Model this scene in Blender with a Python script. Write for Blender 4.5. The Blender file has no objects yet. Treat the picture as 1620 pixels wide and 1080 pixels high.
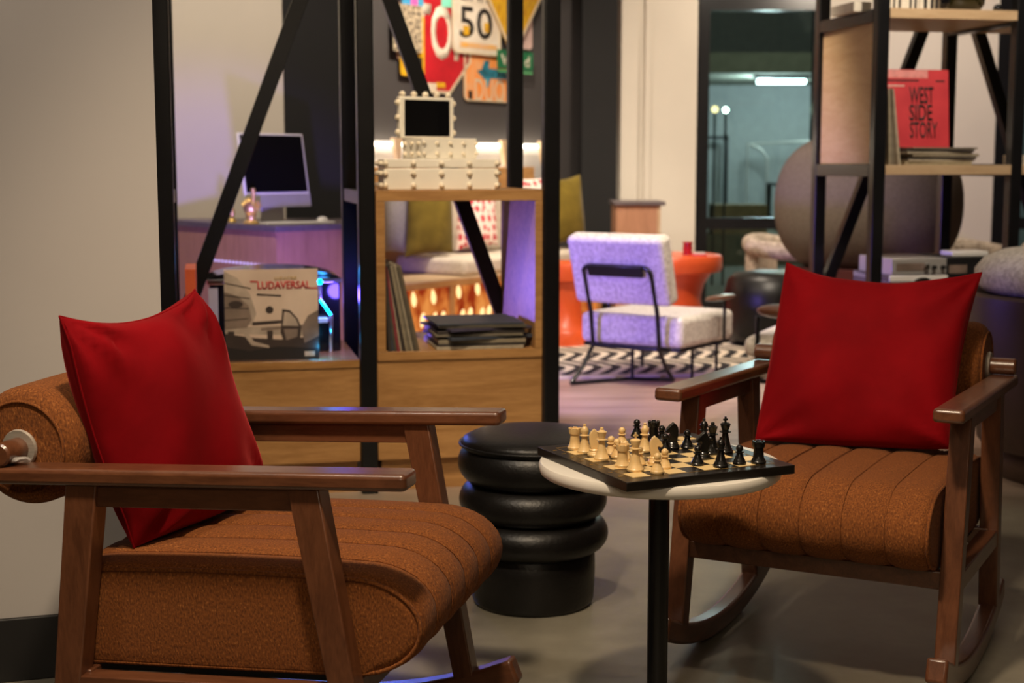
import bpy, bmesh, math, random
from mathutils import Vector, Matrix
random.seed(7)
S = bpy.context.scene
COL = S.collection
PI = math.pi
R = math.radians
# ------------------------------------------------------------------ camera
FPX, PITCH, EYE = 2269.3, 0.122, 1.2
cam_d = bpy.data.cameras.new('camera')
cam_d.sensor_width = 36; cam_d.lens = FPX / 1620 * 36
cam_d.dof.use_dof = True; cam_d.dof.focus_distance = 2.85; cam_d.dof.aperture_fstop = 4.6
cam_d.clip_end = 200
cam = bpy.data.objects.new('camera', cam_d); COL.objects.link(cam)
cam.location = (0, 0, EYE); cam.rotation_euler = (PI / 2 - PITCH, 0, 0)
S.camera = cam
_c, _s = math.cos(PITCH), math.sin(PITCH)
def at(px, py, Y):
    """world point at room depth Y along the sight line of photo pixel (px, py)"""
    a = (px - 810) / FPX; b = (540 - py) / FPX
    t = Y / (_c + b * _s)
    return Vector((a * t, Y, EYE + t * (-_s + b * _c)))

# ------------------------------------------------------------------ materials
MATS = {}
def mat(name, col, rough=.5, metal=0, var=0, vscale=8, stretch=(1, 1, 1), col2=None, bump=0, bscale=200,
        spec=.5, sheen=0, coat=0, emit=None, estr=0, trans=0, sheen_tint=None, detail=4):
    m = bpy.data.materials.new(name); m.use_nodes = True
    nt = m.node_tree; N = nt.nodes; L = nt.links
    b = N['Principled BSDF']
    b.inputs['Base Color'].default_value = (*col, 1)
    b.inputs['Roughness'].default_value = rough; b.inputs['Metallic'].default_value = metal
    b.inputs['Specular IOR Level'].default_value = spec
    b.inputs['Sheen Weight'].default_value = sheen
    if sheen: b.inputs['Sheen Roughness'].default_value = .35
    if sheen_tint: b.inputs['Sheen Tint'].default_value = (*sheen_tint, 1)
    b.inputs['Coat Weight'].default_value = coat
    if trans: b.inputs['Transmission Weight'].default_value = trans
    if emit:
        b.inputs['Emission Color'].default_value = (*emit, 1); b.inputs['Emission Strength'].default_value = estr
    tc = N.new('ShaderNodeTexCoord'); mp = N.new('ShaderNodeMapping'); mp.inputs['Scale'].default_value = stretch
    L.new(tc.outputs['Object'], mp.inputs['Vector'])
    if col2 is None and var: col2 = tuple(c * (1 - var) for c in col)
    if col2 is not None:
        n = N.new('ShaderNodeTexNoise'); n.inputs['Scale'].default_value = vscale; n.inputs['Detail'].default_value = detail
        L.new(mp.outputs['Vector'], n.inputs['Vector'])
        r = N.new('ShaderNodeValToRGB'); r.color_ramp.elements[0].position = .36; r.color_ramp.elements[1].position = .64
        r.color_ramp.elements[0].color = (*col2, 1); r.color_ramp.elements[1].color = (*col, 1)
        L.new(n.outputs['Fac'], r.inputs['Fac']); L.new(r.outputs['Color'], b.inputs['Base Color'])
    if bump:
        n2 = N.new('ShaderNodeTexNoise'); n2.inputs['Scale'].default_value = bscale; n2.inputs['Detail'].default_value = 3
        L.new(mp.outputs['Vector'], n2.inputs['Vector'])
        bp = N.new('ShaderNodeBump'); bp.inputs['Strength'].default_value = bump; bp.inputs['Distance'].default_value = .004
        L.new(n2.outputs['Fac'], bp.inputs['Height']); L.new(bp.outputs['Normal'], b.inputs['Normal'])
    MATS[name] = m
    return m
def wood(name, c1, c2, rough=.4, scale=3, stretch=(1, 8, 8), dist=4, coat=0):
    m = bpy.data.materials.new(name); m.use_nodes = True
    nt = m.node_tree; N = nt.nodes; L = nt.links; b = N['Principled BSDF']
    tc = N.new('ShaderNodeTexCoord'); mp = N.new('ShaderNodeMapping'); mp.inputs['Scale'].default_value = stretch
    L.new(tc.outputs['Object'], mp.inputs['Vector'])
    n = N.new('ShaderNodeTexNoise'); n.inputs['Scale'].default_value = scale; n.inputs['Detail'].default_value = 8
    n.inputs['Distortion'].default_value = dist * .25; n.inputs['Roughness'].default_value = .6
    L.new(mp.outputs['Vector'], n.inputs['Vector'])
    n2 = N.new('ShaderNodeTexNoise'); n2.inputs['Scale'].default_value = scale * 9; n2.inputs['Detail'].default_value = 3
    L.new(mp.outputs['Vector'], n2.inputs['Vector'])
    mx = N.new('ShaderNodeMath'); mx.operation = 'MULTIPLY_ADD'; mx.inputs[1].default_value = .35
    L.new(n2.outputs['Fac'], mx.inputs[0]); L.new(n.outputs['Fac'], mx.inputs[2])
    r = N.new('ShaderNodeValToRGB'); e = r.color_ramp.elements
    e[0].position = .5; e[0].color = (*c2, 1); e[1].position = .82; e[1].color = (*c1, 1)
    L.new(mx.outputs[0], r.inputs['Fac']); L.new(r.outputs['Color'], b.inputs['Base Color'])
    b.inputs['Roughness'].default_value = rough; b.inputs['Coat Weight'].default_value = coat
    b.inputs['Coat Roughness'].default_value = .25
    MATS[name] = m
    return m
def fabric(name, base, dark, fleck, fscale=260, thr=.62, bump=.5):
    m = bpy.data.materials.new(name); m.use_nodes = True
    nt = m.node_tree; N = nt.nodes; L = nt.links; b = N['Principled BSDF']
    tc = N.new('ShaderNodeTexCoord'); mp = N.new('ShaderNodeMapping'); mp.inputs['Scale'].default_value = (1, 1, .45)
    L.new(tc.outputs['Object'], mp.inputs['Vector'])
    n = N.new('ShaderNodeTexNoise'); n.inputs['Scale'].default_value = fscale; n.inputs['Detail'].default_value = 3
    L.new(mp.outputs['Vector'], n.inputs['Vector'])
    r = N.new('ShaderNodeValToRGB'); e = r.color_ramp.elements
    e[0].position = .35; e[0].color = (*dark, 1); e[1].position = .55; e[1].color = (*base, 1)
    x = e.new(thr); x.color = (*base, 1); y = e.new(min(.99, thr + .06)); y.color = (*fleck, 1)
    L.new(n.outputs['Fac'], r.inputs['Fac']); L.new(r.outputs['Color'], b.inputs['Base Color'])
    b.inputs['Roughness'].default_value = .9; b.inputs['Sheen Weight'].default_value = .03
    b.inputs['Specular IOR Level'].default_value = .15
    bp = N.new('ShaderNodeBump'); bp.inputs['Strength'].default_value = bump; bp.inputs['Distance'].default_value = .003
    L.new(n.outputs['Fac'], bp.inputs['Height']); L.new(bp.outputs['Normal'], b.inputs['Normal'])
    MATS[name] = m
    return m
def emis(name, col, s):
    m = bpy.data.materials.new(name); m.use_nodes = True
    N = m.node_tree.nodes; N.clear()
    e = N.new('ShaderNodeEmission'); e.inputs['Color'].default_value = (*col, 1); e.inputs['Strength'].default_value = s
    o = N.new('ShaderNodeOutputMaterial'); m.node_tree.links.new(e.outputs[0], o.inputs[0])
    MATS[name] = m
    return m

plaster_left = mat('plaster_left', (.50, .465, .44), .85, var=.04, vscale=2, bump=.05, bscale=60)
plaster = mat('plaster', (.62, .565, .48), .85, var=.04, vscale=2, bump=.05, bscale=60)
dark_wall = mat('dark_wall', (.052, .046, .045), .7, var=.1, vscale=2)
black_paint = mat('black_paint', (.0035, .003, .003), .8, var=.2, vscale=5)
black_metal = mat('black_metal', (.008, .008, .009), .27, var=.2, vscale=9, spec=.4)
ceiling_m = mat('ceiling_plaster', (.35, .31, .27), .9, var=.05)
baseboard_m = mat('baseboard_black', (.012, .011, .011), .5, var=.2, vscale=6)
walnut = wood('walnut', (.152, .055, .024), (.088, .030, .013), .32, 3, (2, 9, 9), 3, .55)
walnut_v = wood('walnut_upright', (.152, .055, .024), (.088, .030, .013), .32, 3, (9, 9, 2), 3, .35)
oak = wood('oak', (.47, .25, .088), (.32, .155, .048), .45, 2.2, (1, 6, 9), 5)
oak_gloss = wood('oak_glossy_top', (.47, .25, .088), (.32, .155, .048), .16, 2.2, (1, 6, 9), 5, .8)
oak_pale = wood('oak_pale', (.56, .40, .24), (.47, .32, .18), .5, 2.2, (1, 6, 9), 4)
oak_panel = wood('oak_pale_panel', (.54, .36, .19), (.46, .29, .14), .5, 2.2, (3, 1.5, 8), 4)
ash = wood('ash_pink', (.46, .24, .14), (.36, .18, .10), .5, 2.2, (8, 8, 1), 4)
tweed = fabric('rust_tweed', (.225, .072, .018), (.125, .041, .013), (.36, .135, .037), 310, .62)
velvet = mat('red_velvet', (.25, .0025, .006), .8, var=.3, vscale=5, bump=.12, bscale=45, spec=.08, sheen=.45, sheen_tint=(1, .12, .12))
leather = mat('black_leather', (.007, .006, .0055), .38, var=.3, vscale=14, bump=.22, bscale=110, spec=.4)
marble = mat('white_marble', (.80, .76, .69), .32, col2=(.74, .70, .63), vscale=3, detail=9, spec=.4)
ivory = mat('ivory_wood', (.82, .56, .25), .32, var=.15, vscale=30, spec=.5, coat=.2)
ebony = mat('ebony_wood', (.008, .007, .006), .22, var=.3, vscale=30, spec=.5)
board_black = mat('board_black', (.012, .009, .007), .30, var=.35, vscale=25, stretch=(1, 6, 6))
board_light = mat('board_light', (.80, .58, .27), .38, var=.12, vscale=20)
gold = mat('gold', (.80, .55, .16), .32, .55, var=.1)
brass_ink = mat('gilt_ink', (.42, .25, .06), .4, .4, var=.1)
steel = mat('brushed_steel', (.60, .54, .46), .42, .55, var=.15, vscale=30, stretch=(1, 1, 12))
chrome = mat('chrome', (.72, .72, .74), .12, 1, var=.05)
silver = mat('silver_paint', (.62, .60, .57), .32, .5, var=.06)
white_plastic = mat('white_plastic', (.80, .78, .74), .35, var=.03)
cream_lacquer = mat('cream_lacquer', (.86, .81, .70), .35, var=.04, coat=.2)
pearl = mat('pearl', (.88, .78, .60), .22, var=.05, coat=.5)
black_gloss = mat('black_gloss', (.004, .004, .005), .12, var=.1)
black_plastic = mat('black_plastic', (.012, .012, .013), .4, var=.2, vscale=20)
boucle = mat('boucle', (.80, .75, .68), .95, col2=(.55, .50, .44), vscale=55, bump=.8, bscale=120, sheen=.1, spec=.1, detail=5)
boucle_warm = mat('boucle_warm', (.60, .50, .40), .95, col2=(.34, .27, .21), vscale=30, bump=.8, bscale=90, sheen=.1, spec=.1)
grey_felt = mat('grey_felt', (.175, .14, .11), .95, var=.15, vscale=60, bump=.3, bscale=200, spec=.1)
maroon = mat('maroon_felt', (.075, .010, .008), .9, var=.2, vscale=40)
orange_pl = mat('orange_plastic', (.82, .115, .025), .35, var=.06, coat=.2)
olive = mat('olive_velvet', (.165, .115, .018), .85, var=.3, vscale=9, spec=.1, sheen=.3, bump=.2, bscale=90)
grey_cush = mat('grey_linen', (.30, .27, .24), .95, var=.15, vscale=60, bump=.3)
sofa_fab = mat('sofa_cream', (.66, .58, .47), .95, var=.2, vscale=60, bump=.5, bscale=120, spec=.1)
brown_leather = mat('brown_leather', (.060, .032, .020), .5, var=.2, vscale=12, bump=.1)
slate = mat('slate_top', (.13, .105, .11), .4, var=.2, vscale=30)
paper = mat('paper', (.72, .66, .55), .8, var=.1, vscale=40)
clear_plastic = mat('clear_plastic', (.9, .85, .8), .2, trans=.7, var=.05)
red_print = mat('red_print', (.62, .045, .055), .5, col2=(.50, .030, .042), vscale=6)
red_pale = mat('red_print_faded', (.78, .30, .28), .5, var=.2, vscale=30)
ink = mat('ink_black', (.012, .008, .008), .6, var=.2)
red_ink = mat('ink_red', (.50, .03, .03), .6, var=.1)
gold_ink = mat('ink_ochre', (.50, .33, .12), .6, var=.1)
sky_print = mat('print_sepia_sky', (.72, .57, .46), .5, col2=(.58, .44, .35), vscale=5)
mid_print = mat('print_sepia_mid', (.26, .19, .15), .5, var=.4, vscale=9)
dark_print = mat('print_sepia_dark', (.055, .036, .030), .5, var=.4, vscale=9)
pale_print = mat('print_sepia_pale', (.50, .40, .32), .5, var=.3, vscale=14)
red_glass = mat('red_glass', (.55, .02, .03), .15, var=.1, trans=.3)
olive_glass = mat('olive_glass', (.020, .018, .004), .06, var=.1, coat=.5)
sign_red = mat('sign_red', (.55, .012, .022), .4, var=.25, vscale=7)
sign_white = mat('sign_white', (.78, .70, .58), .45, col2=(.66, .57, .44), vscale=7)
sign_yellow = mat('sign_yellow', (.78, .46, .015), .4, col2=(.55, .27, .01), vscale=14, stretch=(3, 3, 1))
sign_orange = mat('sign_orange', (.90, .27, .03), .4, col2=(.80, .40, .18), vscale=8)
sign_green = mat('sign_green', (.012, .17, .065), .4, var=.2, vscale=9)
sign_speckle = mat('sign_speckle', (.62, .50, .34), .6, col2=(.03, .025, .02), vscale=60, stretch=(1, 1, .7), detail=1)
sign_mint = mat('sign_mint', (.25, .80, .60), .5, var=.2, vscale=9)
sign_blue = mat('sign_blue', (.05, .28, .55), .5, col2=(.08, .45, .55), vscale=9)
sign_pink = mat('sign_pink', (.70, .12, .45), .5, var=.2)
sign_edge = mat('sign_edge', (.85, .72, .50), .35, .3, var=.1)
paint_teal = mat('paint_teal', (.04, .30, .42), .5, col2=(.01, .08, .12), vscale=12)
ext_wall = mat('exterior_plaster', (.44, .46, .46), .9, var=.08)
ext_soffit = mat('exterior_soffit', (.30, .31, .25), .9, var=.15)
ext_floor = mat('exterior_floor', (.16, .16, .12), .8, var=.15)
ext_box = mat('exterior_carton', (.30, .22, .12), .8, var=.2)
ext_dark = mat('exterior_metal', (.035, .04, .045), .5, var=.2)
carpet = mat('blue_grey_carpet', (.055, .075, .095), .95, var=.3, vscale=30, bump=.3)
tube_em = emis('fluorescent_tube', (.80, .93, 1.0), 14)
strip_em = emis('warm_white_led', (1.0, .86, .66), 16)
cyan_em = emis('cyan_led', (.0, .45, 1.0), 40)
violet_em = emis('violet_led', (.22, .14, 1.0), 9)
magenta_em = emis('magenta_led', (1.0, .02, .7), 6)
flame_em = emis('amber_bulb', (1.0, .66, .28), 1.7)
bokeh_em = emis('pale_glint', (.75, 1.0, .85), 18)
glint_em = emis('amber_glint', (1.0, .75, .35), 3)

def wall_glass():
    m = bpy.data.materials.new('window_glass'); m.use_nodes = True
    N = m.node_tree.nodes; L = m.node_tree.links; N.clear()
    t = N.new('ShaderNodeBsdfTransparent'); t.inputs['Color'].default_value = (.82, .92, .88, 1)
    g = N.new('ShaderNodeBsdfGlossy'); g.inputs['Roughness'].default_value = .02
    f = N.new('ShaderNodeFresnel'); f.inputs['IOR'].default_value = 1.45
    mx = N.new('ShaderNodeMixShader'); o = N.new('ShaderNodeOutputMaterial')
    L.new(f.outputs[0], mx.inputs[0]); L.new(t.outputs[0], mx.inputs[1]); L.new(g.outputs[0], mx.inputs[2]); L.new(mx.outputs[0], o.inputs[0])
    return m
glass = wall_glass()

def floor_mat():
    m = bpy.data.materials.new('polished_concrete_and_plank'); m.use_nodes = True
    nt = m.node_tree; N = nt.nodes; L = nt.links; b = N['Principled BSDF']
    tc = N.new('ShaderNodeTexCoord')
    n1 = N.new('ShaderNodeTexNoise'); n1.inputs['Scale'].default_value = 2.2; n1.inputs['Detail'].default_value = 9; n1.inputs['Roughness'].default_value = .65
    L.new(tc.outputs['Object'], n1.inputs['Vector'])
    r1 = N.new('ShaderNodeValToRGB'); e = r1.color_ramp.elements
    e[0].position = .3; e[0].color = (.130, .115, .085, 1); e[1].position = .7; e[1].color = (.285, .258, .200, 1)
    L.new(n1.outputs['Fac'], r1.inputs['Fac'])
    # planks deeper in the room
    mp = N.new('ShaderNodeMapping'); mp.inputs['Rotation'].default_value = (0, 0, R(-12)); mp.inputs['Scale'].default_value = (.8, 7, 1)
    L.new(tc.outputs['Object'], mp.inputs['Vector'])
    n2 = N.new('ShaderNodeTexNoise'); n2.inputs['Scale'].default_value = 1.6; n2.inputs['Detail'].default_value = 6
    L.new(mp.outputs['Vector'], n2.inputs['Vector'])
    r2 = N.new('ShaderNodeValToRGB'); e = r2.color_ramp.elements
    e[0].position = .3; e[0].color = (.30, .195, .145, 1); e[1].position = .7; e[1].color = (.50, .36, .29, 1)
    L.new(n2.outputs['Fac'], r2.inputs['Fac'])
    sx = N.new('ShaderNodeSeparateXYZ'); L.new(tc.outputs['Object'], sx.inputs[0])
    gt = N.new('ShaderNodeMapRange'); gt.inputs['From Min'].default_value = 4.9; gt.inputs['From Max'].default_value = 5.6
    L.new(sx.outputs['Y'], gt.inputs['Value'])
    mx = N.new('ShaderNodeMix'); mx.data_type = 'RGBA'
    L.new(gt.outputs['Result'], mx.inputs['Factor']); L.new(r1.outputs['Color'], mx.inputs['A']); L.new(r2.outputs['Color'], mx.inputs['B'])
    L.new(mx.outputs['Result'], b.inputs['Base Color'])
    rr = N.new('ShaderNodeMapRange'); rr.inputs['To Min'].default_value = .28; rr.inputs['To Max'].default_value = .5
    L.new(n1.outputs['Fac'], rr.inputs['Value']); L.new(rr.outputs['Result'], b.inputs['Roughness'])
    return m
floor_m = floor_mat()

def rug_mat():
    m = bpy.data.materials.new('rug_arches'); m.use_nodes = True
    nt = m.node_tree; N = nt.nodes; L = nt.links; b = N['Principled BSDF']
    tc = N.new('ShaderNodeTexCoord'); sx = N.new('ShaderNodeSeparateXYZ'); L.new(tc.outputs['Object'], sx.inputs[0])
    def mth(op, a, bb=None, cc=None):
        n = N.new('ShaderNodeMath'); n.operation = op
        for i, v in enumerate((a, bb, cc)):
            if v is None: continue
            if isinstance(v, (int, float)): n.inputs[i].default_value = v
            else: L.new(v, n.inputs[i])
        return n.outputs[0]
    y = mth('ABSOLUTE', sx.outputs['Y'])
    y2 = mth('ABSOLUTE', mth('SUBTRACT', y, .30))
    p = mth('ADD', sx.outputs['X'], mth('MULTIPLY', mth('SQRT', mth('ADD', mth('MULTIPLY', y2, y2), .003)), .55))
    st = mth('GREATER_THAN', mth('SINE', mth('MULTIPLY', p, 56.0)), .1)
    edge = mth('GREATER_THAN', y, .62)
    f = mth('MAXIMUM', st, edge)
    mx = N.new('ShaderNodeMix'); mx.data_type = 'RGBA'
    mx.inputs['A'].default_value = (.012, .011, .012, 1); mx.inputs['B'].default_value = (.68, .58, .46, 1)
    L.new(f, mx.inputs['Factor']); L.new(mx.outputs['Result'], b.inputs['Base Color']); b.inputs['Roughness'].default_value = .95
    return m
rug_m = rug_mat()

def dots_mat():
    m = bpy.data.materials.new('red_petal_print'); m.use_nodes = True
    nt = m.node_tree; N = nt.nodes; L = nt.links; b = N['Principled BSDF']
    tc = N.new('ShaderNodeTexCoord'); mp = N.new('ShaderNodeMapping'); mp.inputs['Scale'].default_value = (24, 24, 15)
    L.new(tc.outputs['Object'], mp.inputs['Vector'])
    v = N.new('ShaderNodeTexVoronoi'); v.inputs['Scale'].default_value = 1; v.inputs['Randomness'].default_value = .25
    L.new(mp.outputs['Vector'], v.inputs['Vector'])
    r = N.new('ShaderNodeValToRGB'); e = r.color_ramp.elements
    e[0].position = .40; e[0].color = (.55, .04, .06, 1); e[1].position = .46; e[1].color = (.80, .66, .58, 1)
    L.new(v.outputs['Distance'], r.inputs['Fac']); L.new(r.outputs['Color'], b.inputs['Base Color']); b.inputs['Roughness'].default_value = .9
    return m
petal = dots_mat()
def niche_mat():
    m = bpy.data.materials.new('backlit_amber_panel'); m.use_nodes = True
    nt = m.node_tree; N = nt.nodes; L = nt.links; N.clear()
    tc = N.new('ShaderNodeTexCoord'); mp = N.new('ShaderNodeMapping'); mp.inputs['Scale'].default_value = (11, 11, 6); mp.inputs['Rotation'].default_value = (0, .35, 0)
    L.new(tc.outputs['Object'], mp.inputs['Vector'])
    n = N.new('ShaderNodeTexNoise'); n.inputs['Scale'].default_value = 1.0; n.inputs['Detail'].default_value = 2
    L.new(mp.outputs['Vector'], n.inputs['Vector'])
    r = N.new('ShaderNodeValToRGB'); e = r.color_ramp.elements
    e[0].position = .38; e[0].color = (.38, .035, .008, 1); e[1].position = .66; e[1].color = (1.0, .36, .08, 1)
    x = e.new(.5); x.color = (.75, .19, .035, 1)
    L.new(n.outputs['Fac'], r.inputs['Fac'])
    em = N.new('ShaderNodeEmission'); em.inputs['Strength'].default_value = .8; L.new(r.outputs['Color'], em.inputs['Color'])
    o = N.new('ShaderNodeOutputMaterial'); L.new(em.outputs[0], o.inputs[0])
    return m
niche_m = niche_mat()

# ------------------------------------------------------------------ geometry helpers
def box(bm, lo, hi, M=None):
    vs = []
    for x in (lo[0], hi[0]):
        for y in (lo[1], hi[1]):
            for z in (lo[2], hi[2]):
                p = Vector((x, y, z)); vs.append(bm.verts.new(M @ p if M else p))
    for f in ((0, 1, 3, 2), (4, 6, 7, 5), (0, 4, 5, 1), (2, 3, 7, 6), (0, 2, 6, 4), (1, 5, 7, 3)):
        bm.faces.new([vs[i] for i in f])
    return bm
def prism(bm, poly, y0, y1, M=None):
    """poly of (x, z) extruded along y"""
    a = [bm.verts.new((M @ Vector((x, y0, z))) if M else (x, y0, z)) for x, z in poly]
    b = [bm.verts.new((M @ Vector((x, y1, z))) if M else (x, y1, z)) for x, z in poly]
    n = len(poly)
    bm.faces.new(a); bm.faces.new(b[::-1])
    for i in range(n):
        bm.faces.new((a[i], b[i], b[(i + 1) % n], a[(i + 1) % n]))
    return bm
def lathe(bm, prof, seg=32, M=None, caps=True):
    """prof of (r, z) from bottom to top"""
    rings = []
    for r, z in prof:
        if r < 1e-6:
            p = Vector((0, 0, z)); rings.append([bm.verts.new(M @ p if M else p)])
        else:
            rg = []
            for k in range(seg):
                t = 2 * PI * k / seg; p = Vector((r * math.cos(t), r * math.sin(t), z))
                rg.append(bm.verts.new(M @ p if M else p))
            rings.append(rg)
    for A, B in zip(rings, rings[1:]):
        if len(A) == 1 and len(B) == 1: continue
        for k in range(seg):
            k2 = (k + 1) % seg
            if len(A) == 1: bm.faces.new((A[0], B[k2], B[k]))
            elif len(B) == 1: bm.faces.new((A[k], A[k2], B[0]))
            else: bm.faces.new((A[k], A[k2], B[k2], B[k]))
    if caps:
        if len(rings[0]) > 1: bm.faces.new(rings[0][::-1])
        if len(rings[-1]) > 1: bm.faces.new(rings[-1])
    return bm
def tube(bm, pts, r, seg=10, closed=False, caps=True):
    pts = [Vector(p) for p in pts]; n = len(pts); rings = []; up = None
    for i, p in enumerate(pts):
        if closed: d = (pts[(i + 1) % n] - pts[i - 1])
        else: d = pts[min(i + 1, n - 1)] - pts[max(i - 1, 0)]
        d.normalize()
        if up is None:
            up = Vector((0, 0, 1)) if abs(d.z) < .9 else Vector((1, 0, 0))
        s = d.cross(up); s.normalize(); up = s.cross(d); up.normalize()
        rr = r[i] if isinstance(r, (list, tuple)) else r
        rings.append([bm.verts.new(p + rr * (math.cos(2 * PI * k / seg) * s + math.sin(2 * PI * k / seg) * up)) for k in range(seg)])
    m = n if closed else n - 1
    for i in range(m):
        A, B = rings[i], rings[(i + 1) % n]
        for k in range(seg):
            k2 = (k + 1) % seg; bm.faces.new((A[k], A[k2], B[k2], B[k]))
    if not closed and caps:
        bm.faces.new(rings[0][::-1]); bm.faces.new(rings[-1])
    return bm
def smooth_path(pts, n=8):
    """Catmull-Rom through pts"""
    P = [Vector(p) for p in pts]; out = []
    for i in range(len(P) - 1):
        p0, p1, p2, p3 = P[max(i - 1, 0)], P[i], P[i + 1], P[min(i + 2, len(P) - 1)]
        for k in range(n):
            t = k / n
            out.append(.5 * ((2 * p1) + (p2 - p0) * t + (2 * p0 - 5 * p1 + 4 * p2 - p3) * t * t + (3 * p1 - p0 - 3 * p2 + p3) * t ** 3))
    out.append(P[-1]); return out
def rounded_poly(pts, rad, n=5):
    out = []; m = len(pts)
    for i in range(m):
        p = Vector(pts[i]); a = (Vector(pts[i - 1]) - p); b = (Vector(pts[(i + 1) % m]) - p)
        r = min(rad, a.length * .45, b.length * .45); a.normalize(); b.normalize()
        A, B = p + a * r, p + b * r
        for k in range(n + 1):
            t = k / n; out.append(tuple((1 - t) ** 2 * A + 2 * t * (1 - t) * p + t * t * B))
    return out
def obj(name, bm, m, parent=None, bevel=0, seg=2, smooth=False, subsurf=0, loc=None, rot=None):
    bmesh.ops.recalc_face_normals(bm, faces=bm.faces[:])
    me = bpy.data.meshes.new(name); bm.to_mesh(me); bm.free()
    o = bpy.data.objects.new(name, me); COL.objects.link(o)
    me.materials.append(m)
    if parent: o.parent = parent
    if loc is not None: o.location = loc
    if rot is not None: o.rotation_euler = rot
    if smooth:
        for p in me.polygons: p.use_smooth = True
        try: me.set_sharp_from_angle(angle=R(smooth if smooth > 1 else 50))
        except Exception: pass
    if bevel:
        b = o.modifiers.new('bevel', 'BEVEL'); b.width = bevel; b.segments = seg; b.limit_method = 'ANGLE'; b.angle_limit = R(40)
        for p in me.polygons: p.use_smooth = True
        try: me.set_sharp_from_angle(angle=R(35))
        except Exception: pass
        if seg >= 2: b.harden_normals = False
    if subsurf:
        s = o.modifiers.new('subsurf', 'SUBSURF'); s.levels = subsurf; s.render_levels = subsurf
    return o
def tag(o, label, cat, group=None):
    o['label'] = label; o['category'] = cat
    if group: o['group'] = group
    return o
def thing(name, label, cat, loc=(0, 0, 0), rotz=0, group=None, rot=None):
    o = bpy.data.objects.new(name, None); COL.objects.link(o); o.empty_display_size = .05
    o.location = loc; o.rotation_euler = rot if rot else (0, 0, rotz)
    return tag(o, label, cat, group)
def struct(o):
    o['kind'] = 'structure'; return o
def dup(root, loc=None, rotz=None, label=None, group=None):
    r = root.copy(); COL.objects.link(r)
    if loc is not None: r.location = loc
    if rotz is not None: r.rotation_euler = (0, 0, rotz)
    if label: r['label'] = label
    if group: r['group'] = group
    for ch in list(root.children):
        c = ch.copy(); COL.objects.link(c); c.parent = r
        for g in ch.children:
            d = g.copy(); COL.objects.link(d); d.parent = c
    return r
def B(lo, hi, M=None): return box(bmesh.new(), lo, hi, M)
def bar(bm, p, q, w, t, up=(0, 0, 1)):
    """rectangular bar from p to q; w across, t along up"""
    p, q = Vector(p), Vector(q); d = (q - p); L = d.length; d.normalize(); u = Vector(up)
    s = d.cross(u); s.normalize(); u = s.cross(d)
    M = Matrix((( d.x, s.x, u.x, p.x), (d.y, s.y, u.y, p.y), (d.z, s.z, u.z, p.z), (0, 0, 0, 1)))
    return box(bm, (0, -w / 2, -t / 2), (L, w / 2, t / 2), M)
def sphere(bm, c, r, seg=14, sc=(1, 1, 1)):
    M = Matrix.Translation(c) @ Matrix.Diagonal((r * sc[0], r * sc[1], r * sc[2], 1))
    bmesh.ops.create_uvsphere(bm, u_segments=seg, v_segments=max(6, seg // 2), radius=1, matrix=M); return bm
def text(name, s, m, parent, cx, cz, w, h, y, roll=0, depth=.0006, bold=0):
    """a line of writing fitted into w x h, centred at (cx, cz) on a face that looks towards -y"""
    cu = bpy.data.curves.new('t', 'FONT'); cu.body = s; cu.extrude = 0; cu.offset = bold; cu.resolution_u = 3
    to = bpy.data.objects.new('t', cu); COL.objects.link(to)
    dg = bpy.context.evaluated_depsgraph_get(); dg.update()
    me = bpy.data.meshes.new_from_object(to.evaluated_get(dg))
    bpy.data.objects.remove(to); bpy.data.curves.remove(cu)
    xs = [v.co.x for v in me.vertices]; ys = [v.co.y for v in me.vertices]
    x0, x1, y0, y1 = min(xs), max(xs), min(ys), max(ys)
    c, sn = math.cos(roll), math.sin(roll)
    for v in me.vertices:
        a = ((v.co.x - x0) / (x1 - x0) - .5) * w; b = ((v.co.y - y0) / (y1 - y0) - .5) * h
        v.co = (cx + a * c - b * sn, y, cz + a * sn + b * c)
    bm = bmesh.new(); bm.from_mesh(me); bpy.data.meshes.remove(me)
    ext = bmesh.ops.extrude_face_region(bm, geom=bm.faces[:])
    for v in [g for g in ext['geom'] if isinstance(g, bmesh.types.BMVert)]: v.co.y -= depth
    return obj(name, bm, m, parent)
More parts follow.
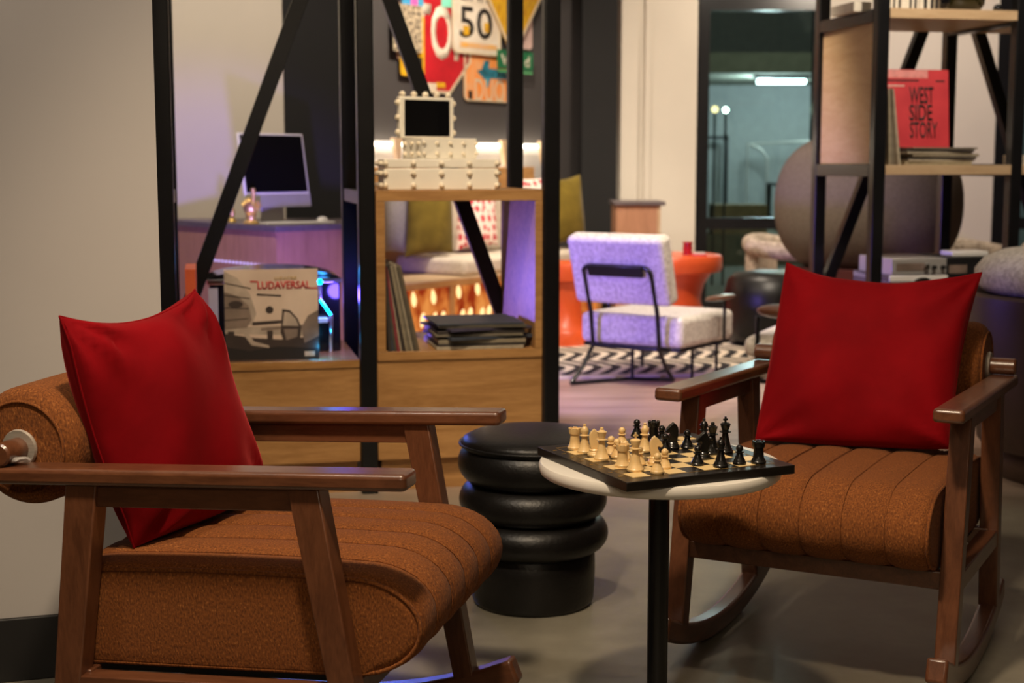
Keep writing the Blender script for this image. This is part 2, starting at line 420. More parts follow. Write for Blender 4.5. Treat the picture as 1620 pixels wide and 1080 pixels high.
def pillow(name, m, corners, T, label, cat, group=None, n=30, pinch=(.06, .06, .06, .06), seed=1, wr=.004, seam=None):
    """corners bl, br, tr, tl in world space; a stuffed square cushion"""
    bl, br, tr, tl = [Vector(c) for c in corners]
    base = (bl + br) * .5
    nrm = (br - bl).cross(tl - bl); nrm.normalize()
    rnd = random.Random(seed); ph = [rnd.uniform(0, 6.28) for _ in range(8)]
    def P(u, v, side):
        # u, v in [-1, 1]; edges bow inwards between the corners
        pu = pinch[0] if u < 0 else pinch[1]; pv = pinch[2] if v < 0 else pinch[3]
        uu = u * (1 - pu * (1 - v * v) * abs(u) ** 2); vv = v * (1 - pv * (1 - u * u) * abs(v) ** 2)
        a, b = (uu + 1) / 2, (vv + 1) / 2
        p = (bl * (1 - a) + br * a) * (1 - b) + (tl * (1 - a) + tr * a) * b
        e = max(0, (1 - u * u) * (1 - v * v))
        t = T * .5 * (e ** .42)
        w = wr * e ** .3 * (1 - e * .55) * (math.sin(5 * u * v + ph[0] + 3 * u) + .5 * math.sin(7 * u - 4 * v + ph[1]))
        # folds fanning out of the corners and from the top seam
        for q, (cu_, cv_) in enumerate(((-1, 1), (1, 1), (1, -1), (-1, -1))):
            du, dv = u - cu_, v - cv_; rr = math.hypot(du, dv)
            w += wr * .9 * math.exp(-(rr / .62) ** 2) * min(1, rr * 4) * math.cos(9 * math.atan2(dv, du) + ph[q])
        for q in range(3):
            fu = (-.45, .05, .5)[q] + .12 * math.sin(ph[q + 3]); sl = (.35, -.3, .45)[q] * math.cos(ph[q + 4])
            x_ = u - fu - sl * (1 - v); w -= wr * .8 * math.exp(-(x_ / .045) ** 2) * math.exp(-((1 - v) / .5) ** 2) * min(1, (1 - v) * 6)
        return p + nrm * side * (t + w * (1 if side > 0 else .4)) - base
    bm = bmesh.new(); g = {}
    for side in (1, -1):
        for i in range(n + 1):
            for j in range(n + 1):
                edge = i in (0, n) or j in (0, n)
                if side < 0 and edge: g[side, i, j] = g[1, i, j]; continue
                u, v = math.sin((i / n * 2 - 1) * PI / 2), math.sin((j / n * 2 - 1) * PI / 2)
                g[side, i, j] = bm.verts.new(P(u, v, side))
        for i in range(n):
            for j in range(n):
                q = [g[side, i, j], g[side, i + 1, j], g[side, i + 1, j + 1], g[side, i, j + 1]]
                bm.faces.new(q if side > 0 else q[::-1])
    root = thing(name, label, cat, base, 0, group)
    obj('cover', bm, m, root, smooth=70)
    k = [P(math.sin((i / n * 2 - 1) * PI / 2), -1, 1) for i in range(n)] + [P(1, math.sin((i / n * 2 - 1) * PI / 2), 1) for i in range(n)] \
        + [P(math.sin((1 - i / n * 2) * PI / 2), 1, 1) for i in range(n)] + [P(-1, math.sin((1 - i / n * 2) * PI / 2), 1) for i in range(n)]
    obj('seam', tube(bmesh.new(), k, .0022, 6, closed=True), seam or m, root, smooth=70)
    return root

# ------------------------------------------------------------------ rust rocking armchairs
def seat_cushion(root):
    hw = .287; ys = [-hw + 2 * hw * k / 6 for k in range(1, 6)]
    prof = []
    def arc(cx, cz, rx, rz, a0, a1, n):
        for k in range(n + 1):
            a = R(a0 + (a1 - a0) * k / n); prof.append((cx + rx * math.cos(a), cz + rz * math.sin(a)))
    for k in range(6): prof.append((-.66 + k * .10, .296))
    arc(-.135, .386, .132, .090, -90, 90, 16)
    for k in range(1, 9): prof.append((-.135 - k * .06, .476 + .006 * math.sin(k / 9 * PI)))
    arc(-.655, .43, .045, .044, 90, 180, 5)
    arc(-.655, .325, .045, .029, 180, 270, 4)
    n = len(prof)
    nor = []
    for i in range(n):
        a, b = Vector(prof[i - 1]), Vector(prof[(i + 1) % n]); d = b - a; d.normalize(); nor.append((d.y, -d.x))
    ny = 84; bm = bmesh.new(); rows = []
    for j in range(ny + 1):
        y = -hw * math.cos(PI * j / ny)
        d = 0
        rr = .022; q = abs(y) - (hw - rr)
        if q > 0: d -= rr * (1 - math.sqrt(max(0, 1 - (q / rr) ** 2)))
        k = min(5, int((y + hw) / (2 * hw) * 6)); yc = -hw + 2 * hw * (k + .5) / 6
        d += .0045 * (1 - ((y - yc) / (hw / 6)) ** 2)
        for s in ys: d -= .0045 * math.exp(-((y - s) / .005) ** 2)
        crown = .010 * (1 - (y / hw) ** 2)
        row = []
        for (x, z), (nx, nz) in zip(prof, nor):
            f = d * (1 if z > .30 else .4)
            row.append(bm.verts.new((x + .4 + nx * f, y, z + nz * f + (crown if z > .40 else 0))))
        rows.append(row)
    for A, Bq in zip(rows, rows[1:]):
        for i in range(n): bm.faces.new((A[i], A[(i + 1) % n], Bq[(i + 1) % n], Bq[i]))
    bm.faces.new(rows[0]); bm.faces.new(rows[-1][::-1])
    c = obj('seat_cushion', bm, tweed, root, smooth=60)
    for s in (-1, 1):
        path = [(x + .4 + nx * -.004, s * (hw - .004), z + nz * -.004) for (x, z), (nx, nz) in zip(prof, nor)]
        obj('piping', tube(bmesh.new(), path, .0042, 6, closed=True), tweed, c, smooth=70)
    for s in ys:
        path = []
        for (x, z), (nx, nz) in zip(prof, nor):
            if z < .31 and x < -.2: continue
            path.append((x + .4 + nx * -.0005, s, z + nz * -.0005 + (.010 * (1 - (s / hw) ** 2) if z > .40 else 0)))
        obj('stitch_line', tube(bmesh.new(), path, .0011, 5), MATS['rust_tweed'], c, smooth=70)
    return c
def make_armchair(label, pos, ang, tilt):
    fx, fy = math.cos(ang), math.sin(ang)
    root = thing('rocking_armchair', label, 'armchair', (pos[0] - .4 * fx, pos[1] - .4 * fy, 0), rot=(0, -tilt, ang),
                 group='rust upholstered rocking armchairs')
    X = .4; W = .3515; aw = .0677; yc = W - aw / 2; lw = .0465
    for s in (-1, 1):
        lo, hi = (W - aw) * s, W * s
        poly = rounded_poly([(-.80 + X, min(lo, hi)), (0 + X, min(lo, hi)), (0 + X, max(lo, hi)), (-.80 + X, max(lo, hi))], .012)
        bm = bmesh.new(); a = [bm.verts.new((x, y, .6435)) for x, y in poly]; b = [bm.verts.new((x, y, .6735)) for x, y in poly]
        bm.faces.new(a[::-1]); bm.faces.new(b)
        for i in range(len(a)): bm.faces.new((a[i], a[(i + 1) % len(a)], b[(i + 1) % len(a)], b[i]))
        arm = obj('armrest', bm, walnut, root, bevel=.008, seg=3)
        y0, y1 = s * yc - lw / 2, s * yc + lw / 2
        obj('front_leg', prism(bmesh.new(), [(-.218 + X, .645), (-.160 + X, .645), (-.078 + X, .055), (-.122 + X, .055)], y0, y1), walnut_v, root, bevel=.003)
        obj('rear_leg', prism(bmesh.new(), [(-.642 + X, .645), (-.580 + X, .645), (-.677 + X, .055), (-.724 + X, .055)], y0, y1), walnut_v, root, bevel=.003)
        obj('apron', prism(bmesh.new(), [(-.60 + X, .602), (-.60 + X, .645), (-.19 + X, .645), (-.20 + X, .602)], s * yc - .014, s * yc + .014), walnut, root, bevel=.002)
        obj('side_rail', prism(bmesh.new(), [(-.665 + X, .248), (-.665 + X, .290), (-.125 + X, .290), (-.125 + X, .248)], s * yc - .021, s * yc + .021), walnut, root, bevel=.003)
        # curved runner
        Rr = 1.12; P1, P2 = [], []
        for k in range(29):
            dx = -.42 + .84 * k / 28
            z = Rr - math.sqrt(Rr * Rr - dx * dx)
            P1.append((dx, z)); P2.append((dx * .955, z + .052))
        obj('rocker', prism(bmesh.new(), P1 + P2[::-1], s * yc - .0235, s * yc + .0235), walnut, root, bevel=.008, seg=3)
    obj('front_rail', B((-.145 + X, -yc, .252), (-.118 + X, yc, .294)), walnut, root, bevel=.003)
    obj('rear_rail', B((-.66 + X, -yc, .252), (-.63 + X, yc, .294)), walnut, root, bevel=.003)
    obj('seat_deck', B((-.64 + X, -.28, .284), (-.14 + X, .28, .298)), black_plastic, root)
    seat_cushion(root)
    # bolster on its dowel
    Mx = Matrix.Translation((-.768 + X, 0, .696)) @ Matrix.Rotation(-PI / 2, 4, 'X')
    hl = .274; rb = .112; prof = [(0, -hl), (.05, -hl - .002), (.084, -hl)]
    for k in range(9):
        a = R(-90 + 90 * k / 8); prof.append((rb - .030 + .030 * math.cos(a), -hl + .038 + .038 * math.sin(a)))
    n = 6
    for k in range(1, 12): prof.append((rb + .003 * math.sin(k / 12 * PI), -hl + .038 + (2 * hl - .076) * k / 12))
    for k in range(9):
        a = R(90 * k / 8); prof.append((rb - .030 + .030 * math.cos(a), hl - .038 + .038 * math.sin(a)))
    prof += [(.084, hl), (.05, hl + .002), (0, hl)]
    bol = obj('back_bolster', lathe(bmesh.new(), prof, 56, Mx), tweed, root, smooth=60)
    for s in (-1, 1):
        ring = [(-.768 + X + .0865 * math.cos(2 * PI * k / 40), s * (hl + .0005), .696 + .0865 * math.sin(2 * PI * k / 40)) for k in range(40)]
        obj('piping', tube(bmesh.new(), ring, .0035, 6, closed=True), tweed, bol, smooth=70)
        Mw = Matrix.Translation((-.768 + X, s * (hl + .006), .696)) @ Matrix.Rotation(-PI / 2, 4, 'X')
        obj('steel_washer', lathe(bmesh.new(), [(.0, -.005), (.034, -.005), (.036, 0), (.034, .005), (0, .005)], 40, Mw), steel, root, smooth=40)
    obj('dowel', lathe(bmesh.new(), [(.0, -.348), (.018, -.348), (.0215, -.344), (.0215, .344), (.018, .348), (0, .348)], 28, Mx), walnut, root, smooth=40)
    return root
L_POS, L_ANG, L_T = (-.0711, 2.6824), -.2417, .0354
R_POS, R_ANG, R_T = (.633, 3.1269), 4.2389, .0328
make_armchair('rust tweed rocking armchair with walnut frame, at left and nearest the camera', L_POS, L_ANG, L_T)
make_armchair('rust tweed rocking armchair with walnut frame, at right behind the chess table', R_POS, R_ANG, R_T)
def chair_pt(pos, a, r, x, y, z):
    xx = x + .4; xr = xx * math.cos(r) - z * math.sin(r) - .4; zr = xx * math.sin(r) + z * math.cos(r)
    return (pos[0] + xr * math.cos(a) - y * math.sin(a), pos[1] + xr * math.sin(a) + y * math.cos(a), zr)
pillow('throw_pillow', velvet, [at(212, 866, 2.655), at(412, 782, 3.00), at(308, 458, 2.985), at(94, 500, 2.585)], .17,
       'crumpled red velvet throw pillow on the left armchair', 'pillow', 'red velvet throw pillows', seed=3, pinch=(-.05, -.06, .0, .17), wr=.012)
pillow('throw_pillow', velvet, [at(1196, 694, 3.65), at(1503, 709, 3.50), at(1553, 431, 3.60), at(1245, 416, 3.80)], .17,
       'red velvet throw pillow on the right armchair', 'pillow', 'red velvet throw pillows', seed=9, pinch=(.01, .06, -.02, .19), wr=.011)
bm = bmesh.new(); rnd = random.Random(4)
bmesh.ops.create_icosphere(bm, subdivisions=2, radius=1)
for v in bm.verts: v.co = Vector((v.co.x * .021, v.co.y * .012, v.co.z * .007)) * rnd.uniform(.7, 1.2)
p = Vector(chair_pt(L_POS, L_ANG, L_T, -.745, -.322, .683)); 
tag(obj('plastic_scrap', bm, clear_plastic, loc=p), 'scrap of crumpled clear plastic on the left armchair arm beside the dowel', 'plastic')

# ------------------------------------------------------------------ side table
TC = (.303, 2.89); TZ = .600
t = thing('side_table', 'round white marble side table on a black metal column under the chessboard', 'table', (TC[0], TC[1], 0))
obj('tabletop', lathe(bmesh.new(), [(0, TZ - .026), (.240, TZ - .026), (.2455, TZ - .022), (.2475, TZ - .014), (.2475, TZ - .006), (.2450, TZ - .001), (.242, TZ), (0, TZ)], 96), marble, t, smooth=40)
obj('mounting_plate', lathe(bmesh.new(), [(0, TZ - .036), (.165, TZ - .036), (.168, TZ - .026), (0, TZ - .026)], 64), black_metal, t, smooth=40)
obj('column', lathe(bmesh.new(), [(.0215, .012), (.0215, TZ - .036)], 40), black_metal, t, smooth=40)
obj('base_plate', lathe(bmesh.new(), [(0, 0), (.19, 0), (.19, .008), (.186, .012), (0, .012)], 64), black_metal, t, smooth=40)

# ------------------------------------------------------------------ chessboard and pieces
BA = math.atan2(.42, .905); BT = .618; HALF = .189; SQ = .0395
bc = (.304, 2.853)
bd = thing('chessboard', 'black and cream inlaid chessboard lying on the white table', 'chessboard', (bc[0], bc[1], TZ), BA)
obj('board_body', B((-HALF, -HALF, 0), (HALF, HALF, BT - TZ)), board_black, bd, bevel=.0015)
zt = BT - TZ
bm = bmesh.new()
for i in range(8):
    for j in range(8):
        if (i + j) % 2 == 0:
            x, y = (i - 4) * SQ, (j - 4) * SQ
            box(bm, (x + .0004, y + .0004, zt), (x + SQ - .0004, y + SQ - .0004, zt + .0005))
obj('light_squares', bm, board_light, bd)
bm = bmesh.new(); h = SQ * 4 + .0025
for a, b in (((-h, -h), (h, -h)), ((h, -h), (h, h)), ((h, h), (-h, h)), ((-h, h), (-h, -h))):
    bar(bm, (*a, zt), (*b, zt), .0011, .0008)
obj('gilt_border', bm, brass_ink, bd)
def flat_text(s, m, parent, cx, cy, w, h, z, roll):
    o = text('coordinate_mark', s, m, parent, 0, 0, w, h, 0)
    for v in o.data.vertices:
        a, b = v.co.x, v.co.z; c, sn = math.cos(roll), math.sin(roll)
        v.co = (cx + a * c - b * sn, cy + a * sn + b * c, z - v.co.y)
for k in range(8):
    c = (k - 3.5) * SQ
    flat_text('12345678'[k], brass_ink, bd, -h - .013, c, .005, .009, zt, -PI / 2)
bx = (.3, 0)
def sq(i, j): return Vector((bc[0], bc[1], BT + .0006)) + Matrix.Rotation(BA, 3, 'Z') @ Vector(((i - 3.5) * SQ, (j - 3.5) * SQ, 0))
PB = [(0, 0), (.0150, 0), (.0155, .002), (.0155, .0042), (.0138, .006), (.0132, .0085), (.0118, .010)]
def prof_for(kind):
    sc = {'pawn': .86, 'rook': .98, 'knight': .98, 'bishop': .96, 'queen': 1.02, 'king': 1.08}[kind]
    p = [(r * sc, z) for r, z in PB]
    if kind == 'pawn': p += [(.0085, .014), (.0062, .019), (.0056, .0225), (.0088, .0235), (.0088, .0247), (.0058, .0258)] + [(.0073 * math.cos(R(a)), .0315 + .0073 * math.sin(R(a))) for a in (-55, -30, 0, 30, 60, 80)] + [(0, .0388)]
    if kind == 'rook': p += [(.0104, .016), (.0096, .026), (.0098, .031), (.0122, .0325), (.0122, .0335), (.0126, .0345), (.0128, .0425), (.0105, .0425), (.0098, .0395), (0, .0392)]
    if kind == 'bishop': p += [(.0095, .016), (.0066, .026), (.0055, .0335), (.0098, .0347), (.0098, .0360), (.0062, .0372), (.0062, .0385), (.0086, .0435), (.0082, .0475), (.0052, .0525), (.0024, .0550), (.0033, .0565), (.0030, .0585), (0, .0598)]
    if kind == 'queen': p += [(.0098, .017), (.0068, .029), (.0058, .0385), (.0112, .0398), (.0112, .0412), (.0066, .0424), (.0070, .0450), (.0096, .0545), (.0102, .0562), (.0076, .0572), (.0052, .0590), (.0035, .0602), (.0040, .0625), (.0030, .0650), (0, .0660)]
    if kind == 'king': p += [(.0104, .018), (.0072, .031), (.0060, .0415), (.0120, .0428), (.0120, .0444), (.0068, .0456), (.0074, .0480), (.0104, .0580), (.0104, .0595), (.0072, .0618), (.0030, .0628), (0, .0630)]
    return p
def piece(kind, side, ij, label, turn=0):
    m = ivory if side == 'white' else ebony
    o = thing('chess_' + kind, label, 'chess piece', sq(*ij), BA + turn, side + ' chess pieces')
    if kind == 'knight':
        obj('foot', lathe(bmesh.new(), [(r * .98, z) for r, z in PB] + [(.0118, .0125), (.0100, .0150), (0, .0152)], 30), m, o, smooth=35)
        pl = [(-.0085, .0140), (.0085, .0140), (.0096, .020), (.0112, .028), (.0118, .037), (.0105, .045), (.0070, .0505), (.0035, .0535), (.0012, .0555), (-.0010, .0530),
              (-.0060, .0495), (-.0118, .0430), (-.0150, .0375), (-.0140, .0335), (-.0105, .0330), (-.0060, .0350), (-.0045, .0325), (-.0070, .0265), (-.0090, .0200)]
        obj('horse_head', prism(bmesh.new(), pl, -.0062, .0062), m, o, bevel=.0028, seg=3)
    else:
        obj('body', lathe(bmesh.new(), prof_for(kind), 30), m, o, smooth=35)
        if kind == 'king':
            bm = bmesh.new()
            box(bm, (-.0018, -.0018, .0622), (.0018, .0018, .0745)); box(bm, (-.0052, -.0018, .0665), (.0052, .0018, .0702))
            obj('cross_finial', bm, m, o, bevel=.0006)
        if kind == 'rook':
            bm = bmesh.new()
            for k in range(6):
                a = k * PI / 3
                Mx = Matrix.Rotation(a, 4, 'Z'); box(bm, (.0100, -.0046, .0420), (.0127, .0046, .0448), Mx)
            obj('battlement', bm, m, o, bevel=.0005)
    return o
# board frame inverse: photo pixel of a piece's foot -> board square coordinates (stood where the photo shows it)
def ij_at(px, py):
    a = (px - 810) / FPX; b = (540 - py) / FPX
    d = Vector((a, _c + b * _s, -_s + b * _c)); tt = (BT - EYE) / d.z
    w = d * tt; q = Matrix.Rotation(-BA, 3, 'Z') @ Vector((w.x - bc[0], w.y - bc[1], 0))
    return (q.x / SQ + 3.5, q.y / SQ + 3.5)
def cp(x, y): return ij_at(x / 4.05 + 860, y / 4.05 + 640)
W_ = [('rook', 200, 285, 'white rook at the far left end of the white row', 0),
      ('bishop', 262, 307, 'white bishop standing beside the farthest left white rook', 0),
      ('knight', 328, 328, 'white knight half hidden behind the white queen', 2.75),
      ('queen', 372, 352, 'white queen in front of a half hidden white knight', 0),
      ('pawn', 432, 322, 'white pawn just right of the white queen', 0),
      ('pawn', 470, 340, 'white pawn behind the nearer white rook, the left of two', 0),
      ('pawn', 502, 262, 'farthest white pawn, near the back edge of the board', 0),
      ('rook', 505, 398, 'white rook nearest the camera, left of the white king', 0),
      ('king', 587, 424, 'white king, tallest white piece', 0),
      ('bishop', 648, 300, 'white bishop in the middle of the board before the black rook', 0),
      ('knight', 714, 378, 'white knight with a smooth rounded back, right of the white king', 2.7),
      ('pawn', 728, 438, 'white pawn nearest the camera, in front of the white knight', 0),
      ('pawn', 776, 408, 'white pawn just right of the nearest white pawn', 0),
      ('pawn', 522, 352, 'white pawn hidden mostly behind the nearer white rook', 0),
      ('pawn', 612, 388, 'white pawn mostly hidden behind the white king', 0)]
K_ = [('pawn', 597, 208, 'farthest black pawn, left of the back black rook', 0),
      ('rook', 705, 238, 'black rook at the back of the board left of the black knight', 0),
      ('pawn', 757, 250, 'black pawn squeezed between the back black rook and black knight', 0),
      ('pawn', 779, 305, 'black pawn in front of the back black knight', 0),
      ('knight', 825, 282, 'black knight at the back middle of the board', -0.3),
      ('pawn', 920, 280, 'lone black pawn between the two black knights', 0),
      ('bishop', 1026, 270, 'slim black bishop left of the black queen', 0),
      ('queen', 1081, 316, 'black queen between the black bishop and the black king', 0),
      ('king', 1162, 308, 'black king, tallest black piece', 0),
      ('knight', 1022, 348, 'black knight in front of the black queen', -0.3),
      ('pawn', 1070, 318, 'black pawn tucked against the black queen', 0),
      ('pawn', 986, 388, 'nearest black pawn, left of the front black bishop', 0),
      ('bishop', 1134, 400, 'black bishop standing near the front right edge', 0),
      ('pawn', 1254, 382, 'black pawn left of the corner black rook', 0),
      ('rook', 1376, 376, 'black rook at the right corner of the board', 0)]
for side, lst in (('white', W_), ('black', K_)):
    for k, x, y, lb, tr in lst: piece(k, side, cp(x, y), lb, tr)

# ------------------------------------------------------------------ stacked leather pouf
pf = thing('ring_pouf', 'black leather pouf of stacked rings behind the chess table', 'pouf', (.058, 3.875, 0))
def ring(z0, z1, r, e, n=12):
    zc, hz = (z0 + z1) / 2, (z1 - z0) / 2
    return [(r - e + e * math.cos(R(a)), zc + hz * math.sin(R(a))) for a in [-90 + 180 * k / n for k in range(n + 1)]]
top = [(0, .338), (.15, .338)] + ring(.338, .452, .207, .055)[2:-3] + [(.198, .448), (.19, .462), (.165, .474), (.11, .482), (.05, .485), (0, .486)]
seat = obj('seat_ring', lathe(bmesh.new(), top, 72), leather, pf, smooth=60)
obj('piping', tube(bmesh.new(), [(.2015 * math.cos(2 * PI * k / 72), .2015 * math.sin(2 * PI * k / 72), .4475) for k in range(72)], .0035, 6, closed=True), leather, seat, smooth=70)
obj('middle_ring', lathe(bmesh.new(), [(0, .240)] + ring(.240, .345, .204, .055) + [(0, .345)], 72), leather, pf, smooth=60)
obj('lower_ring', lathe(bmesh.new(), [(0, .150)] + ring(.150, .248, .208, .052) + [(0, .248)], 72), leather, pf, smooth=60)
obj('base_drum', lathe(bmesh.new(), [(0, 0), (.155, 0), (.163, .004), (.168, .015), (.170, .04), (.172, .10), (.171, .148), (.160, .16), (0, .16)], 72), leather, pf, smooth=60)

# ------------------------------------------------------------------ the room
class Frame:
    """a plan frame: origin, direction of its x axis; hit() meets a photo sight line with a plane of it"""
    def __init__(s, x, y, deg):
        s.o = Vector((x, y, 0)); s.a = R(deg); s.M = Matrix.Translation(s.o) @ Matrix.Rotation(s.a, 4, 'Z'); s.Mi = s.M.inverted()
    def hit(s, px, py, b):
        e = s.Mi @ Vector((0, 0, EYE)); d = (s.Mi.to_3x3() @ at(px, py, 1).__sub__(Vector((0, 0, EYE))))
        t = (b - e.y) / d.y; q = e + d * t
        return q.x, q.z
    def w(s, x, y, z=0): return s.M @ Vector((x, y, z))
def sbox(name, lo, hi, m, fr=None, bevel=0):
    o = obj(name, B(lo, hi), m, bevel=bevel)
    if fr: o.location = fr.o; o.rotation_euler = (0, 0, fr.a)
    return struct(o)
CEIL = 3.25
fl = struct(obj('floor', B((-7, -3, -.1), (9, 12.05, 0)), floor_m))
sbox('ceiling', (-7, -3, CEIL), (9, 12.2, CEIL + .1), ceiling_m)
FW = Frame(-.825, 3.356, 17)
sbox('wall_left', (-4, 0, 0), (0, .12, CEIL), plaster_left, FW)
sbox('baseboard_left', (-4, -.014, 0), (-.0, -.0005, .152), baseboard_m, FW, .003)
sbox('wall_back_left', (-7, 9.2, 0), (-1.446, 9.32, CEIL), plaster)
sbox('wall_back_center', (-1.446, 9.22, 0), (-.93, 9.34, CEIL), black_paint)
FS = Frame(-.30, 9.78, 52)          # banquette frame: x along its front, y towards the wall behind it
sbox('wall_back', (-.86, .78, 0), (2.75, .90, CEIL), dark_wall, FS)
sbox('trim_1', (.575, 11.95, 0), (.865, 12.3, CEIL), black_paint)
# window wall
sbox('wall_right', (.865, 12.06, 0), (1.545, 12.2, CEIL), plaster)
sbox('trim_2', (.90, 12.00, 0), (1.04, 12.06, CEIL), plaster)
sbox('trim_3', (1.10, 12.03, 0), (1.15, 12.06, CEIL), plaster)
sbox('wall_right_center', (2.60, 12.06, 0), (4.02, 12.2, CEIL), plaster)
sbox('wall_far_right', (9, -3, 0), (9.1, 12.2, CEIL), plaster)
sbox('wall_front', (-7, -3.1, 0), (9, -3, CEIL), plaster)
sbox('wall_far_left', (-7.1, -3, 0), (-7, 9.3, CEIL), plaster)
def window(n, x0, x1, sill, first):
    w = struct(bpy.data.objects.new('window_%d' % n, None)); COL.objects.link(w); w.location = (x0, 12.06, 0)
    W = x1 - x0; j = .10
    f = B((0, 0, 0), (j, .12, CEIL)); box(f, (W - j, 0, 0), (W, .12, CEIL)); box(f, (j, 0, CEIL - .12), (W - j, .12, CEIL)); box(f, (j, 0, 0), (W - j, .12, .06))
    obj('window_frame', f, black_metal, w)
    obj('transom_bar', B((j, 0, sill - .05), (W - j, .12, sill + .045)), black_metal, w)
    if first: obj('upper_transom', B((j, 0, 2.47), (W - j, .12, 2.60)), black_metal, w)
    obj('window_pane', B((j, .05, .06), (W - j, .058, CEIL - .12)), glass, w)
    return w
window(1, 1.535, 2.60, .72, True)
window(2, 4.02, 7.2, .72, True)
# what stands outside the window: a lit loading bay
sbox('exterior_ground', (-1, 12.2, -.1), (10, 21.2, 0), ext_floor)
sbox('exterior_wall', (-1, 21.0, 0), (10, 21.2, 4), ext_wall)
sbox('exterior_soffit', (-1, 18.2, 2.35), (10, 21.0, 2.6), ext_soffit)
lm = thing('tube_light', 'bright white fluorescent tube light beyond the window', 'light', (3.46, 18.7, 2.29))
obj('tube', tube(bmesh.new(), [(-.31, 0, -.02), (.31, 0, -.02)], .030, 12), tube_em, lm)
obj('housing', B((-.36, -.06, .02), (.36, .06, .06)), ext_dark, lm)
tb = thing('work_table', 'dark metal work table outside, seen through the window', 'table', (3.95, 18.9, 0))
obj('table_top', B((-.55, -.4, .93), (.75, .4, .99)), ext_dark, tb)
for x in (-.52, .72):
    for y in (-.36, .36): obj('leg', B((x - .03, y - .03, 0), (x + .03, y + .03, .93)), ext_dark, tb)
tag(obj('carton', B((-.26, -.25, 0), (.26, .25, .42)), ext_box, loc=(3.85, 18.2, .36)), 'tan carton under the work table outside the window', 'box', 'cartons outside the window')
tag(obj('carton', B((-.33, -.25, 0), (.33, .25, .36)), ext_box, loc=(2.82, 18.0, .3605)), 'tan carton left of the work table outside the window', 'box', 'cartons outside the window')
tag(obj('loading_ledge', B((2.2, 17.6, 0), (6, 19.5, .36)), ext_floor), 'low concrete ledge beyond the window', 'ledge')
bpy.data.objects['work_table'].location.z = .36
for o in bpy.data.objects['work_table'].children: o.scale.z = .62
fr_ = thing('metal_rack', 'thin steel rail frame against the lit wall outside the window', 'rack', (3.32, 20.4, .0))
obj('rail', tube(bmesh.new(), [(0, 0, 0), (0, 0, 1.50), (1.6, 0, 1.58)], .02, 8), silver, fr_)
obj('post', tube(bmesh.new(), [(.28, 0, 0), (.28, 0, 1.3), (.2, 0, 1.42), (.02, 0, 1.5)], .02, 8), silver, fr_)
dr = thing('door_frame', 'dark framed doorway panel outside at the left of the window', 'door', (2.86, 20.6, 0))
obj('frame', box(B((-.22, 0, 0), (-.17, .1, 1.62)), (.17, 0, 0), (.22, .1, 1.62)), ext_dark, dr)
obj('lintel', B((-.22, 0, 1.57), (.22, .1, 1.62)), ext_dark, dr)
for px, py, Y, r, m, lb in ((1612, 128, 15.5, .045, bokeh_em, 'glowing greenish white globe standing in for glare in the far right window'),
                            (1131, 173, 14.5, .035, glint_em, 'small amber globe standing in for a window reflection, left of a pair'),
                            (1148, 174, 14.5, .028, bokeh_em, 'small pale globe standing in for a window reflection, right of a pair')):
    q = at(px, py, Y); ol = thing('window_glint', lb, 'light', (q.x, q.y, 0))  # glowing globes and posts added to imitate reflections in the window glass
    obj('glint_globe', sphere(bmesh.new(), (0, 0, q.z), r), m, ol, smooth=60)
    obj('glint_post', tube(bmesh.new(), [(0, 0, 0), (0, 0, q.z - r)], .012, 8), ext_dark, ol)

# ------------------------------------------------------------------ shelving frames
FL = Frame(-.527, 5.2, 12); FR = Frame(1.73, 6.85, 12)
PT = .06
def post(bm_name, parent, a, b, z0=0, z1=CEIL):
    return obj(bm_name, B((a - PT / 2, b - PT / 2, z0), (a + PT / 2, b + PT / 2, z1)), black_metal, parent, bevel=.006, seg=3)
def brace(parent, a0, z0, a1, z1, b):
    return obj('diagonal_brace', bar(bmesh.new(), (a0, b, z0), (a1, b, z1), .05, .066, (0, 1, 0)) if False else bar(bmesh.new(), (a0, b, z0), (a1, b, z1), .06, .05, (0, 1, 0)), black_metal, parent, bevel=.002)
DB = .63
lf = thing('shelving_frame', 'black steel shelving frame with diagonal braces, at the left by the record covers', 'shelf frame', FL.o, FL.a)
for a in (-.705, 0, .685):
    post('front_post', lf, a, 0); post('back_post', lf, a, DB)
    for z in (1.085, 2.3): obj('side_rail', B((a - .025, .03, z - .025), (a + .025, DB - .03, z + .025)), black_metal, lf, bevel=.002)
brace(lf, -.675, .56, -.02, 2.27, DB); brace(lf, .655, .52, .02, 2.27, DB)
obj('top_rail', B((-.675, DB - .025, 2.28), (.655, DB + .025, 2.33)), black_metal, lf)
rf = thing('shelving_frame', 'black steel shelving frame with pale oak shelves, at the right behind the armchair', 'shelf frame', FR.o, FR.a)
DR = .66
for a in (0, .715, 1.43):
    post('front_post', rf, a, 0); post('back_post', rf, a, DR)
    for z in (1.178, 1.90): obj('side_rail', B((a - .03, .03, z - .03), (a + .03, DR - .03, z + .03)), black_metal, rf, bevel=.002)
brace(rf, .03, .52, .69, 2.25, DR); brace(rf, 1.40, .52, .74, 2.25, DR)
for i, (a0, a1) in enumerate(((.03, .685), (.745, 1.40))):
    for z in (1.157, 1.885):
        obj('shelf_board', B((a0, -.03, z), (a1, DR - .05, z + .045)), oak_pale, rf, bevel=.001)
obj('side_panel', B((-.012, .06, 1.208), (.012, DR - .04, 1.87)), oak_panel, rf)
